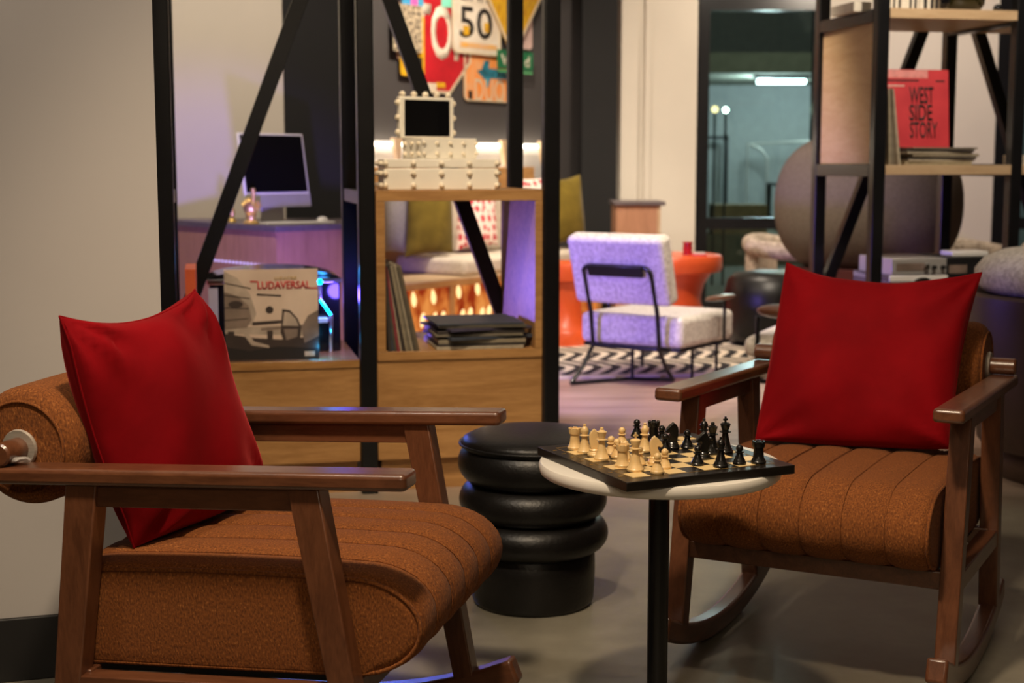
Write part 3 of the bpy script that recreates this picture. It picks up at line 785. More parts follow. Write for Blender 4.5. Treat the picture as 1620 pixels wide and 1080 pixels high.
# oak cabinets built into the frames
lc = thing('low_cabinet', 'low oak cabinet of the left shelving frame, with the tan record cover on it', 'cabinet', FL.o, FL.a)
obj('cabinet_body', B((-.672, -.005, .12), (-.032, .60, .468)), oak, lc, bevel=.001)
obj('cabinet_top', B((-.672, -.010, .469), (-.032, .60, .497)), oak_gloss, lc, bevel=.001)
obj('plinth', B((-.66, .03, 0), (-.04, .58, .119)), oak, lc)
cc = thing('cube_cabinet', 'oak cabinet with an open cube compartment under white studded boxes', 'cabinet', FL.o, FL.a)
obj('cabinet_body', B((.034, -.005, .12), (.652, .60, .489)), oak, cc, bevel=.001)
obj('plinth', B((.05, .03, 0), (.64, .58, .119)), oak, cc)
obj('cube_floor', B((.034, -.012, .490), (.652, .62, .522)), oak, cc, bevel=.001)
obj('cube_top', B((.034, -.012, 1.072), (.652, .62, 1.111)), oak, cc, bevel=.001)
obj('cube_side', B((.034, -.012, .523), (.066, .62, 1.071)), oak, cc, bevel=.001)
obj('cube_side', B((.624, -.012, .523), (.652, .62, 1.071)), oak, cc, bevel=.001)
rc = thing('low_cabinet', 'low oak cabinet of the right shelving frame, under the stereos', 'cabinet', FR.o, FR.a)
obj('cabinet_body', B((.032, -.005, .10), (.682, .62, .374)), oak, rc, bevel=.001)
obj('cabinet_top', B((.032, -.028, .375), (.682, .62, .401)), oak, rc, bevel=.001)
obj('plinth', B((.05, .03, 0), (.66, .58, .099)), oak, rc)
obj('red_panel', B((-.750, -.02, 1.24), (-.7355, .30, 1.665)), sign_red, lf)

# ------------------------------------------------------------------ records and covers
def lp_local(fr, a, b, z, label, name='record_sleeve', lean=0, turn=0, size=.335, group=None):
    return thing(name, label, 'record', fr.w(a, b, z), rot=(lean, 0, fr.a + turn), group=group)
def disc_poly(cx, cz, rx, rz, n=20): return [(cx + rx * math.cos(2 * PI * k / n), cz + rz * math.sin(2 * PI * k / n)) for k in range(n)]
t = lp_local(FL, *[(-.342), .03], .499, 'square record sleeve with sepia airplane cover standing on the low oak cabinet', lean=R(-3))
S2 = .1675; T = .006
obj('sleeve', B((-S2, 0, 0), (S2, T, .33)), sky_print, t, bevel=.0008)
def flat(name, poly, m, parent, y, d=.0006): return obj(name, prism(bmesh.new(), poly, y - d, y), m, parent)
flat('printed_ground', [(-S2, .001), (S2, .001), (S2, .085), (.03, .075), (-.06, .082), (-S2, .10)], dark_print, t, -.0001)
flat('printed_hangar', [(-S2, .10), (S2, .085), (S2, .128), (-S2, .122)], pale_print, t, -.00015)
flat('printed_tarmac_shade', [(-S2, .001), (S2, .001), (S2, .040), (.02, .050), (-.08, .036), (-S2, .052)], ink, t, -.0008)
flat('printed_fuselage', [(-S2, .12), (-.07, .13), (-.055, .17), (-.075, .24), (-.12, .30), (-S2, .325)], pale_print, t, -.0002)
flat('printed_nose_cone', [(-S2, .115), (-.09, .12), (-.072, .15), (-.082, .20), (-.12, .235), (-S2, .25)], mid_print, t, -.0004)
for k in range(4): flat('printed_hull_line', [(-S2, .150 + .045 * k), (-.085 + .004 * k, .155 + .036 * k), (-.085 + .004 * k, .151 + .036 * k), (-S2, .146 + .045 * k)], dark_print, t, -.0007)
flat('printed_cockpit', disc_poly(-.128, .205, .026, .013), dark_print, t, -.0008)
flat('printed_lower_wing', [(-.04, .118), (S2, .128), (S2, .120), (-.04, .108)], mid_print, t, -.0004)
flat('printed_wing', [(-.07, .140), (.05, .146), (.05, .135), (-.07, .128)], dark_print, t, -.0005)
flat('printed_wing', [(-.052, .243), (.035, .236), (.035, .230), (-.052, .236)], dark_print, t, -.0006)
flat('printed_engine', disc_poly(-.008, .183, .014, .0135), dark_print, t, -.0006)
flat('printed_strut', [(-.115, .115), (-.098, .118), (-.065, .070), (-.012, .054), (-.012, .045), (-.075, .056)], pale_print, t, -.0008)
flat('printed_wheel', [(-.158, .108), (-.135, .108), (-.135, .082), (-.158, .082)], dark_print, t, -.0009)
flat('printed_wheel', [(-.018, .108), (.002, .108), (.002, .078), (-.018, .078)], dark_print, t, -.0009)
flat('printed_door', [(.030, .10), (.038, .185), (.066, .180), (.092, .150), (.105, .118), (.100, .075), (.045, .058)], dark_print, t, -.0010)
flat('printed_door_window', [(.038, .125), (.045, .176), (.064, .172), (.086, .148), (.096, .122)], pale_print, t, -.0016)
flat('printed_door_panel', [(.042, .112), (.092, .112), (.090, .084), (.050, .072)], mid_print, t, -.0016)
flat('printed_car_roof', [(.105, .118), (.130, .160), (S2, .180), (S2, .085), (.115, .060)], mid_print, t, -.0011)
text('lettering', 'LUDAVERSAL', red_ink, t, .046, .272, .190, .029, -.0008, bold=.03)
flat('lettering_rule', [(-.075, .289), (-.048, .289), (-.048, .284), (-.075, .284)], red_ink, t, -.0008)
flat('lettering_rule', [(.135, .262), (S2 - .001, .262), (S2 - .001, .257), (.135, .257)], red_ink, t, -.0008)
text('lettering', 'LUDACRIS', gold_ink, t, .052, .297, .08, .012, -.0008, bold=.02)
flat('advisory_patch', [(.115, .012), (.152, .012), (.152, .030), (.115, .030)], pale_print, t, -.0012)
SC = [(.045, .035, .03), (.16, .12, .075), (.30, .25, .17), (.10, .085, .06), (.42, .36, .26), (.06, .05, .09), (.20, .17, .12), (.26, .04, .05), (.05, .06, .08), (.34, .28, .17)]
sleeve_m = [mat('sleeve_%s' % n, c, .55, var=.25, vscale=30) for n, c in zip(('umber', 'tan', 'sand', 'bark', 'cream', 'plum', 'khaki', 'crimson', 'navy', 'straw'), SC)]
edge_m = mat('sleeve_edges', (.42, .37, .27), .8, col2=(.16, .13, .09), vscale=60, stretch=(1, 1, .2))
# leaning row inside the cube
x0 = FL.hit(610, 547, -.0)[0]
names = ['first', 'second', 'third', 'fourth', 'fifth', 'sixth', 'seventh', 'eighth', 'ninth', 'tenth', 'eleventh', 'twelfth']
lean = R(11)
a = .070
for k in range(11):
    th = (.012, .009, .008, .011, .007, .010, .009, .010, .007, .011, .010)[k]
    ln = R((2, 5, 7, 8, 9, 9.5, 10, 10.5, 11, 11.5, 12)[k])
    bmx = bmesh.new(); hgt = .318 + .004 * ((k * 7) % 3)
    a += th / math.cos(ln) + .0012
    Mx = Matrix.Rotation(-ln, 4, 'Y')
    box(bmx, (-th, 0, 0), (0, .315, hgt), Mx)
    o = obj('record_sleeve', bmx, sleeve_m[(0, 8, 3, 7, 4, 0, 2, 6, 4, 3, 1)[k]], bevel=.0008)
    o.location = FL.w(a + .004, .0 + .004 * ((k * 5) % 3), .5225); o.rotation_euler = (0, 0, FL.a)
    tag(o, '%s record sleeve from the left in the leaning row in the oak cube' % names[k], 'record', 'records leaning in the oak cube')
# flat stack inside the cube
z = .5225
for k in range(9):
    th = (.012, .009, .014, .011, .008, .012, .009, .010, .007)[k]
    tw = R((0, 1, -1, 2, -1, 0, 4, -3, 1)[k]) + (R(9) if k in (3, 6) else 0)
    o = obj('record_sleeve', B((-.165, -.1575, 0), (.165, .1575, th)), sleeve_m[(4, 0, 2, 8, 6, 0, 5, 3, 8)[k]], bevel=.0008)
    o.location = FL.w(.428 + .006 * ((k * 5) % 4 - 1.5), .158 + .004 * (k % 3), z); o.rotation_euler = (0, 0, FL.a + tw); z += th + .0006
    tag(o, '%s record sleeve from the bottom of the flat stack in the oak cube' % names[k], 'record', 'records stacked flat in the oak cube')
# white studded boxes
def studded(root, x, y, z0, z1, nx, zs, r, faces='fl'):
    proto = None
    def put(p):
        nonlocal proto
        if proto is None:
            proto = obj('stud', sphere(bmesh.new(), (0, 0, 0), r, 12), pearl, root, smooth=70, loc=p)
        else:
            c = proto.copy(); COL.objects.link(c); c.parent = root; c.location = p
    for z in zs:
        for k in range(nx): put((-x * .97 + 2 * x * .97 * k / (nx - 1), -y - r * .35, z))
        ny = max(2, round(nx * y / x))
        for k in range(ny): put((-x - r * .6, -y + 2 * y * (k + .5) / ny, z))
        for k in range(ny): put((x + r * .6, -y + 2 * y * (k + .5) / ny, z))
b1 = thing('jewelry_box', 'large closed cream box with pearl studs on top of the oak cube', 'box', FL.w(.288, .165, 1.1115), FL.a + R(-2))
obj('case', B((-.213, -.12, 0), (.213, .12, .078)), cream_lacquer, b1, bevel=.003)
obj('lid', B((-.213, -.12, .080), (.213, .12, .112)), cream_lacquer, b1, bevel=.003)
studded(b1, .213, .12, 0, .112, 5, (.016, .060, .096), .0105)
b2 = thing('jewelry_box', 'smaller cream studded box with its black lined lid standing open', 'box', FL.w(.300, .185, 1.2240), FL.a + R(22))
obj('case', B((-.118, -.075, 0), (.118, .075, .076)), cream_lacquer, b2, bevel=.003)
studded(b2, .118, .075, 0, .076, 5, (.020, .058), .0080)
ld = obj('lid', B((-.142, .050, .078), (.094, .074, .232)), cream_lacquer, b2, bevel=.004)
obj('black_lining', B((-.122, .0480, .086), (.074, .0498, .220)), black_gloss, ld)
pr = None
for k in range(5):
    p = (-.124 + .05 * k, .062, .241)
    pr = obj('stud', sphere(bmesh.new(), p, .0125, 12), pearl, ld, smooth=70)
for s in (-1, 1):
    for k in range(3): obj('stud', sphere(bmesh.new(), (-.024 + s * .122, .060, .10 + .055 * k), .0115, 12), pearl, ld, smooth=70)

# right shelf: leaning and stacked sleeves, red cover, books, glass
z = 1.2025
a = .045
for k in range(4):
    th = (.016, .013, .015, .014)[k]; ln = R((2, 4, 6, 7.5)[k]); a += th + .002
    o = obj('record_sleeve', box(bmesh.new(), (-th, 0, 0), (0, .315, .36), Matrix.Rotation(-ln, 4, 'Y')), sleeve_m[(2, 6, 1, 4)[k]], bevel=.0008)
    o.location = FR.w(a + .012, .0, z); o.rotation_euler = (0, 0, FR.a)
    tag(o, '%s record sleeve from the left leaning beside the red cover' % names[k], 'record', 'records leaning on the right shelf')
zz = z
for k in range(7):
    th = (.016, .010, .012, .013, .010, .011, .008)[k]
    o = obj('record_sleeve', B((-.175, -.1575, 0), (.175, .1575, th)), sleeve_m[(9, 4, 0, 2, 4, 0, 6)[k]], bevel=.0008)
    o.location = FR.w(.340 + .012 * ((k * 5) % 4 - 1.5), .165, zz); o.rotation_euler = (0, 0, FR.a + R((0, 2, -2, 1, 3, -1, 4)[k])); zz += th + .0006
    tag(o, '%s record sleeve from the bottom of the stack under the red cover' % names[k], 'record', 'records stacked on the right shelf')
t = thing('record_sleeve', 'red record sleeve with big black lettering standing on the record stack', 'record', FR.w(.255, .10, zz), rot=(R(-6), 0, FR.a + R(-3)))
h2 = .166
obj('sleeve', B((-h2, 0, 0), (h2, T, .375)), red_print, t, bevel=.0008)
obj('faded_top', B((-h2 + .004, -.0006, .335), (.06, -.0001, .372)), red_pale, t)
for i, (s, w, hh, cx, cz) in enumerate((('WEST', .125, .082, .026, .252), ('SIDE', .118, .080, .022, .168), ('STORY', .142, .080, .036, .084))):
    text('lettering', s, ink, t, cx, cz, w, hh, -.0003, bold=.016)
flat('small_print', [(-.145, .318), (.012, .318), (.012, .326), (-.145, .326)], ink, t, -.0001)
flat('small_print', [(-.145, .295), (-.06, .295), (-.06, .300), (-.145, .300)], paper, t, -.0001)
flat('small_print', [(.10, .316), (.145, .316), (.145, .324), (.10, .324)], ink, t, -.0001)
zb = 1.9305
a = .052
bookc = [paper, ink, paper, ink, paper, paper, ink, paper, ink, paper, paper, paper, ink, paper, ink, sleeve_m[4], ink, sleeve_m[1]]
ordn = ['first', 'second', 'third', 'fourth', 'fifth', 'sixth', 'seventh', 'eighth', 'ninth', 'tenth', 'eleventh', 'twelfth', 'thirteenth', 'fourteenth', 'fifteenth', 'sixteenth', 'seventeenth', 'eighteenth']
for k in range(18):
    th = (.020, .008, .017, .010, .030, .015, .008, .014, .009, .011, .011, .013, .014, .018, .012, .010, .012, .010)[k]
    o = obj('book', B((0, 0, 0), (th, .17, .20 + .012 * ((k * 5) % 4))), bookc[k], bevel=.0015)
    o.location = FR.w(a, .03 + .004 * (k % 2), zb); o.rotation_euler = (0, 0, FR.a); a += th + .0012
    tag(o, '%s book from the left in the row on the upper right shelf' % ordn[k], 'book', 'books on the upper right shelf')
pos = FR.hit(1490, 12, .16)
v = tag(obj('glass_ball', lathe(bmesh.new(), [(0, 0), (.02, .001)] + [(.048 * math.cos(R(q)), .048 + .048 * math.sin(R(q))) for q in range(-60, 90, 15)] + [(0, .096)], 28), black_gloss, smooth=60, loc=FR.w(.340, .08, zb)), 'glossy black ball beside the books on the upper right shelf', 'ornament')
v = thing('glass_bowl', 'large dark olive glass bowl on the upper right shelf', 'bowl', FR.w(.510, .22, zb))
obj('bowl_body', lathe(bmesh.new(), [(0, 0), (.06, 0), (.10, .012), (.125, .05), (.128, .10), (.10, .16), (.06, .19), (.05, .22), (.044, .22), (.054, .188), (.092, .155), (.118, .10), (.115, .054), (.09, .02), (0, .012)], 48), olive_glass, v, smooth=60)
v = tag(obj('glass_ball', lathe(bmesh.new(), [(0, 0), (.008, .0005)] + [(.022 * math.cos(R(q)), .022 + .022 * math.sin(R(q))) for q in range(-60, 90, 15)] + [(0, .044)], 24), black_gloss, smooth=60, loc=FR.w(.655, .10, zb)), 'small black ball at the right end of the upper right shelf', 'ornament')
o = tag(obj('paper_stack', B((-.07, -.13, 0), (.02, .13, .045)), paper), 'white paper stack on the side rail of the right shelf', 'paper')
o.location = FR.w(.0, .28, 1.9305); o.rotation_euler = (0, 0, FR.a)
o = tag(obj('paper_stack', B((-.10, -.12, 0), (.20, .12, .05)), paper), 'white paper stack on the far right shelf at the picture edge', 'paper')
o.location = FR.w(.90, .12, 1.2025); o.rotation_euler = (0, 0, FR.a)

# ------------------------------------------------------------------ stereo gear on the right cabinet
def rbox(name, px0, py0, px1, py1, b, dep, m, parent, bevel=.002):
    x0, z1 = FR.hit(px0, py0, b); x1, z0 = FR.hit(px1, py1, b)
    return obj(name, B((x0, b, z0), (x1, b + dep, z1)), m, parent, bevel=bevel), (x0, x1, z0, z1)
def gear(name, label, cat, px0, py0, px1, py1, b, dep, m, zfix=None, group=None):
    x0, z1 = FR.hit(px0, py0, b); x1, z0 = FR.hit(px1, py1, b)
    if zfix is not None: z0 = zfix
    r = thing(name, label, cat, FR.w((x0 + x1) / 2, b, z0), FR.a, group)
    obj('case', B((-(x1 - x0) / 2, 0, 0), ((x1 - x0) / 2, dep, z1 - z0)), m, r, bevel=.003)
    return r, x1 - x0, z1 - z0
def knob(parent, x, z, r, m, name='knob', y=0):
    M = Matrix.Translation((x, y, z)) @ Matrix.Rotation(PI / 2, 4, 'X')
    return obj(name, lathe(bmesh.new(), [(0, 0), (r, 0), (r * .92, .018), (0, .018)], 20, M), m, parent, smooth=40)
zc = .4015
g1, w1, h1 = gear('amplifier', 'black stereo stack standing on the right low cabinet', 'stereo', 1497, 412, 1572, 489, .10, .36, black_plastic)
g0, w0, h0 = gear('amplifier', 'small silver amplifier at the bottom of the stereo gear', 'stereo', 1425, 490, 1570, 516, .06, .36, silver, zc)
g1.location.z = zc + h0 + .001
h1n = h1
obj('display', B((-w1 * .44, -.002, h1 - .075), (-w1 * .08, 0, h1 - .035)), mid_print, g1)
for k in range(2): knob(g1, w1 * (.12 + .25 * k), h1 - .055, .012, chrome)
obj('groove', B((-w1 * .5, -.001, h1 - .105), (w1 * .5, .0005, h1 - .100)), ink, g1)
for k in range(6): obj('button', B((-w1 * .45 + .022 * k, -.004, h1 - .135), (-w1 * .45 + .022 * k + .014, 0, h1 - .117)), silver, g1)
obj('side_light', B((w1 * .20, -.002, h1 - .21), (w1 * .27, 0, h1 - .10)), emis('aqua_display', (.10, .75, .95), .9), g1)
obj('side_light', B((w1 * .40, -.002, h1 - .20), (w1 * .46, 0, h1 - .09)), emis('pink_display', (1.0, .10, .22), .7), g1)
for k in range(5): knob(g0, -w0 * .35 + w0 * .17 * k, h0 * .62, .011, chrome)
obj('panel_strip', B((-w0 * .5, -.003, h0 * .86), (w0 * .5, 0, h0 * .99)), white_plastic, g0)
obj('foot', B((-w0 * .46, .01, -.0005), (w0 * .46, .03, .004)), black_plastic, g0)
lid = tag(obj('turntable', B((-.10, 0, 0), (.10, .12, .028)), white_plastic, bevel=.006), 'pale slim deck lying on top of the black stereo', 'turntable')
lid.location = FR.w(FR.hit(1535, 408, .12)[0], .12, zc + h0 + h1 + .003); lid.rotation_euler = (0, 0, FR.a)
g2, w2, h2_ = gear('receiver', 'silver stereo receiver with dial and knobs behind the right pillow', 'stereo', 1411, 412, 1497, 436, .10, .36, silver)
x1_, ztop_ = FR.hit(1411, 436, .10)
g3z = ztop_
tb_, w3, h3 = gear('record_player', 'grey record player under the silver receiver', 'record player', 1407, 436, 1498, 470, .08, .40, MATS['slate_top'], zc + h0 + .001)
obj('top_slab', B((-w3 / 2, -.003, h3 - .03), (w3 / 2, .40, h3 - .001)), white_plastic, tb_, bevel=.003)
obj('face_plate', B((-w3 / 2 + .01, -.003, h3 - .13), (w3 / 2 - .01, 0, h3 - .035)), silver, tb_)
M_ = Matrix.Translation((.02, -.004, h3 - .085)) @ Matrix.Rotation(PI / 2, 4, 'X')
obj('chrome_dial', lathe(bmesh.new(), [(0, -.004), (.075, -.004), (.075, .004), (.06, .010), (0, .010)], 40, M_ ), chrome, tb_, smooth=40)
g2.location.z = zc + h0 + h3 + .002
obj('dial_window', B((-w2 * .42, -.002, h2_ * .25), (w2 * .10, 0, h2_ * .72)), mid_print, g2)
knob(g2, w2 * .12, h2_ * .5, .014, chrome)
for k in range(2): knob(g2, w2 * (.26 + .16 * k), h2_ * .45, .011, black_plastic)
r_ = tag(obj('speaker_box', B((-.06, 0, 0), (.25, .3, .12)), white_plastic, bevel=.004), 'white hi-fi box at the right edge of the picture', 'stereo')
r_.location = FR.w(.83, .10, .4325 + .155); r_.rotation_euler = (0, 0, FR.a)
rc2 = thing('low_cabinet', 'oak cabinet in the outer bay of the right shelving frame', 'cabinet', FR.o, FR.a)
obj('cabinet_body', B((.747, -.005, .10), (1.398, .62, .565)), oak, rc2, bevel=.001)
obj('cabinet_top', B((.747, -.028, .566), (1.398, .62, .587)), oak, rc2, bevel=.001)

# ------------------------------------------------------------------ console in the left bay, with its blue LEDs
js = thing('record_console', 'black glossy console with chrome trim and cyan lights behind the tan cover', 'console', FL.w(-.36, .20, .4975), FL.a)
obj('console_body', B((-.20, .05, 0), (.285, .36, .27)), black_gloss, js, bevel=.006)
dome = []
for k in range(13):
    q = PI * k / 12; dome.append((.04 - .25 * math.cos(q), .272 + .045 * math.sin(q)))
obj('smoked_lid', prism(bmesh.new(), dome, .06, .35), black_gloss, js, smooth=40)
obj('chrome_trim', B((-.21, .03, .262), (.29, .06, .282)), chrome, js, bevel=.004)
obj('chrome_trim', tube(bmesh.new(), [(.205, .03, .262), (.207, .025, .20), (.245, .0, .145), (.243, .02, .0)], .008, 8), chrome, js, smooth=60)
obj('shelf_tray', B((.13, -.02, .118), (.232, .05, .135)), silver, js, bevel=.002)
obj('cyan_light', B((.138, .016, .258), (.186, .029, .296)), cyan_em, js, bevel=.004)
obj('cyan_light', sphere(bmesh.new(), (.208, .022, .268), .0085), cyan_em, js, smooth=60)
obj('cyan_light', bar(bmesh.new(), (.207, .012, .200), (.243, -.012, .147), .006, .006), cyan_em, js)
obj('violet_strip', B((-.19, .362, .03), (.27, .366, .06)), violet_em, js)
obj('panel_gap', B((-.205, .042, .03), (-.17, .05, .25)), silver, js)
sp = tag(obj('record_sleeve', B((-.02, 0, 0), (.018, .30, .335)), sleeve_m[7], bevel=.001), 'orange red record sleeve on edge at the left end of the low oak cabinet', 'record')
sp.location = FL.w(-.625, .05, .4975); sp.rotation_euler = (0, 0, FL.a); sp.data.materials[0] = mat('sleeve_orange', (.70, .12, .04), .5, var=.2)

# ------------------------------------------------------------------ reception counter and computer
P = [Vector((-1.289, 7.86, 0)), Vector((-2.06, 8.75, 0)), Vector((-.95, 8.20, 0)), Vector((-.95, 9.0, 0)), Vector((-2.06, 9.0, 0))]
poly = [P[0], P[2], P[3], P[4], P[1]]
def slab(name, pts, z0, z1, m, parent, grow=0, bevel=0):
    c = sum(pts, Vector()) / len(pts); bm = bmesh.new()
    q = [p + (p - c).normalized() * grow - Vector(parent.location) for p in pts]
    a = [bm.verts.new((p.x, p.y, z0)) for p in q]; b = [bm.verts.new((p.x, p.y, z1)) for p in q]
    bm.faces.new(a); bm.faces.new(b[::-1])
    for i in range(len(a)): bm.faces.new((a[i], b[i], b[(i + 1) % len(a)], a[(i + 1) % len(a)]))
    return obj(name, bm, m, parent, bevel=bevel)
dk = thing('reception_counter', 'angled wooden counter with slate top under the computer', 'counter', (-1.45, 8.5, 0))
slab('counter_body', poly, 0, .838, ash, dk, -.02)
slab('counter_top', poly, .839, .872, slate, dk, .015, .002)
lilac = emis('lilac_led', (.55, .45, 1.0), 1.6); dot = None
for k in range(17):  # row of small glowing lilac dots along the counter's left face
    q = at(333 + 5.9 * k, 413, 8.5 - .0255 * k); f = (q.x - P[0].x) / (P[1].x - P[0].x)
    y = P[0].y + f * (P[1].y - P[0].y); loc_ = (P[0].x + f * (P[1].x - P[0].x) - dk.location.x, y + .004 - dk.location.y, .650)
    if dot is None: dot = obj('lilac_dot', sphere(bmesh.new(), (0, 0, 0), .0065, 8), lilac, dk, loc=loc_)
    else:
        c = dot.copy(); COL.objects.link(c); c.parent = dk; c.location = loc_
mon = thing('desktop_computer', 'slim white desktop computer with black screen on the counter', 'computer', at(432, 338, 8.42).to_tuple()[:2] + (.8725,), R(50))
TL = R(-9)
def tilt(bm):
    for v in bm.verts:
        p = Matrix.Rotation(TL, 3, 'X') @ Vector((v.co.x, v.co.y, v.co.z - .30)); v.co = p + Vector((0, -.02, .30))
    return bm
obj('casing', tilt(B((-.245, -.006, .085), (.245, .008, .515))), white_plastic, mon, bevel=.004)
obj('screen', tilt(B((-.232, -.0075, .172), (.232, -.0062, .503))), black_gloss, mon)
obj('chin', tilt(B((-.245, -.0075, .085), (.245, -.0062, .160))), silver, mon)
obj('stand', B((-.085, .0, .004), (.085, .012, .30)), silver, mon, bevel=.003)
obj('stand_foot', B((-.085, -.10, 0), (.085, .08, .006)), silver, mon, bevel=.002)
kb = tag(obj('keyboard', B((-.21, -.06, 0), (.21, .06, .012)), white_plastic, bevel=.003), 'white keyboard on the counter in front of the computer', 'keyboard')
kb.location = at(470, 343, 8.15); kb.location.z = .8725; kb.rotation_euler = (0, 0, R(35))
ms = tag(obj('computer_mouse', sphere(bmesh.new(), (0, 0, .014), 1, 16, (.032, .055, .018)), white_plastic, smooth=60), 'white computer mouse on the counter right of the keyboard', 'mouse')
ms.location = at(510, 339, 8.3); ms.location.z = .8765
# gilt hand ornament
hd = thing('hand_ornament', 'gilt hand ornament with raised index finger on the counter', 'ornament', (at(397, 343, 8.15).x, 8.15, .8725), R(10)); hd.scale = (1.15, 1.15, 1.05)
obj('base', lathe(bmesh.new(), [(0, 0), (.038, 0), (.038, .008), (.024, .02), (.024, .035), (.028, .05), (0, .05)], 24), gold, hd, smooth=40)
def blob(name, pts, r, parent): return obj(name, tube(bmesh.new(), smooth_path(pts, 5), r, 10), gold, parent, smooth=70)
bm = sphere(bmesh.new(), (0, 0, .085), 1, 16, (.036, .018, .045)); obj('palm', bm, gold, hd, smooth=70)
blob('finger', [(.012, 0, .115), (.014, 0, .150), (.013, -.002, .190)], .0115, hd)
blob('finger', [(-.006, 0, .118), (-.008, -.014, .135), (-.008, -.028, .115)], .009, hd)
blob('finger', [(-.022, 0, .110), (-.024, -.012, .125), (-.024, -.024, .105)], .0085, hd)
blob('finger', [(-.034, 0, .098), (-.036, -.010, .112), (-.036, -.020, .094)], .0075, hd)
blob('thumb', [(.030, -.004, .075), (.042, -.010, .100), (.034, -.016, .122)], .009, hd)
fg = thing('figurine', 'small gilt figurine left of the hand ornament', 'ornament', (at(367, 345, 8.4).x, 8.4, .8725))
obj('body', lathe(bmesh.new(), [(0, 0), (.026, 0), (.026, .012), (.012, .022), (.018, .055), (.016, .075), (.007, .086), (.013, .10), (.010, .115), (0, .12)], 20), gold, fg, smooth=60)

# ------------------------------------------------------------------ banquette with backlit niches
bq = thing('banquette', 'built in banquette sofa with cream seat and glowing amber niches', 'sofa', FS.o, FS.a)
obj('base_carcass', B((-1.0, .03, .06), (1.62, .75, .418)), oak, bq)
bm = B((-1.0, 0, .392), (1.62, .06, .432)); 
for x in (-.80, -.16, .48, 1.12, 1.60): box(bm, (x - .02, 0, .06), (x + .02, .06, .392))
box(bm, (-1.0, 0, 0), (1.62, .06, .06))
obj('niche_frame', bm, oak, bq, bevel=.001)
obj('base_top', B((-1.0, .0, .4325), (1.62, .77, .445)), oak_pale, bq)
for x in (-.80, -.16, .48, 1.12): obj('amber_panel', B((x + .021, .022, .062), (x + .619 if x < 1.1 else x + .46, .029, .39)), niche_m, bq)
obj('seat_cushion', B((0, .03, .446), (1.60, .74, .565)), sofa_fab, bq, bevel=.035, seg=4)
obj('back_cushion', B((.30, .52, .566), (1.58, .66, .98)), sofa_fab, bq, bevel=.03, seg=4)
obj('back_panel', B((-.5, .66, .446), (1.62, .70, 1.19)), oak, bq, bevel=.002)
for k, (px, py, s) in enumerate(((655, 474, 1), (686, 470, 1), (726, 461, 1), (756, 456, 1), (669, 506, -1), (688, 505, -1), (701, 503, -1), (732, 500, -1), (744, 497, -1), (763, 497, -1), (774, 493, -1))):
    x, z = FS.hit(px, py, .008)
    o = obj('flame_bulb', lathe(bmesh.new(), [(0, -.050), (.012, -.042), (.022, -.018), (.022, .005), (.014, .035), (.005, .052), (0, .056)], 16, Matrix.Diagonal((1, .5, s, 1))), flame_em, smooth=60)
    o.location = FS.w(x, .010, z); o.rotation_euler = (0, R(14 if s < 0 else -8), FS.a)
    tag(o, ('glowing flame bulb hanging high in an amber niche, %s from the left' if s > 0 else 'glowing flame bulb standing low in an amber niche, %s lower bulb from the left') % names[k if s > 0 else k - 4], 'bulb', 'flame bulbs in the amber niches')
# light rail with wooden pegs on the wall over the sofa
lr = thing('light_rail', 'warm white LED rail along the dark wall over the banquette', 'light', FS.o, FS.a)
obj('wash_panel', B((-.6, .768, 1.10), (1.98, .7795, 1.375)), mat('rail_panel_grey', (.42, .40, .38), .7, var=.05), lr)  # paler panel added so the glow of the strips shows on the dark wall
obj('lower_led_strip', B((-.6, .745, 1.135), (1.56, .766, 1.165)), strip_em, lr)
obj('led_strip', B((-.6, .700, 1.340), (1.98, .714, 1.362)), strip_em, lr)
for x in (-.5, .5, 1.5): obj('bracket', B((x - .006, .7145, 1.346), (x + .006, .7675, 1.356)), black_metal, lr)
for k, px in enumerate((627, 796, 857)):
    x, _ = FS.hit(px, 240, .68)
    o = obj('wall_peg', prism(bmesh.new(), [(-.045, 1.395), (.045, 1.395), (.02, 1.25), (.03, 1.195), (.012, 1.195), (-.012, 1.25)], .655, .695), oak_pale, bevel=.004)
    o.location = FS.o + Vector(FS.w(x, 0) - FS.o); o.rotation_euler = (0, 0, FS.a)
    tag(o, ('tapered wooden peg on the light rail behind the white boxes', 'tapered wooden peg on the light rail right of the white boxes', 'tapered wooden peg on the light rail beside the right black post')[k], 'peg', 'pegs on the light rail')
def cush(name, m, bl, br, tr, tl, T, lb, **kw): return pillow(name, m, [at(*bl), at(*br), at(*tr), at(*tl)], T, lb, 'cushion', None, n=16, **kw)
cush('throw_cushion', grey_cush, (606, 398, 10.02), (650, 402, 9.98), (652, 298, 10.08), (606, 298, 10.12), .16, 'grey linen cushion at the left end of the banquette', seed=5)
cush('throw_cushion', olive, (641, 407, 9.84), (717, 399, 10.12), (714, 296, 10.26), (646, 296, 10.00), .17, 'olive green cushion on the banquette seen through the oak cube', seed=6)
cush('throw_cushion', petal, (722, 396, 10.42), (787, 386, 10.60), (782, 297, 10.72), (719, 299, 10.56), .15, 'white cushion with red petal print on the banquette', seed=7)
cush('throw_cushion', petal, (806, 352, 10.75), (868, 345, 10.95), (866, 281, 11.02), (806, 283, 10.85), .13, 'red patterned cushion beside the right olive cushion', seed=12)
cush('throw_cushion', olive, (868, 388, 10.86), (926, 381, 11.05), (917, 276, 11.15), (868, 286, 10.98), .17, 'olive green cushion at the right end of the banquette', seed=8)

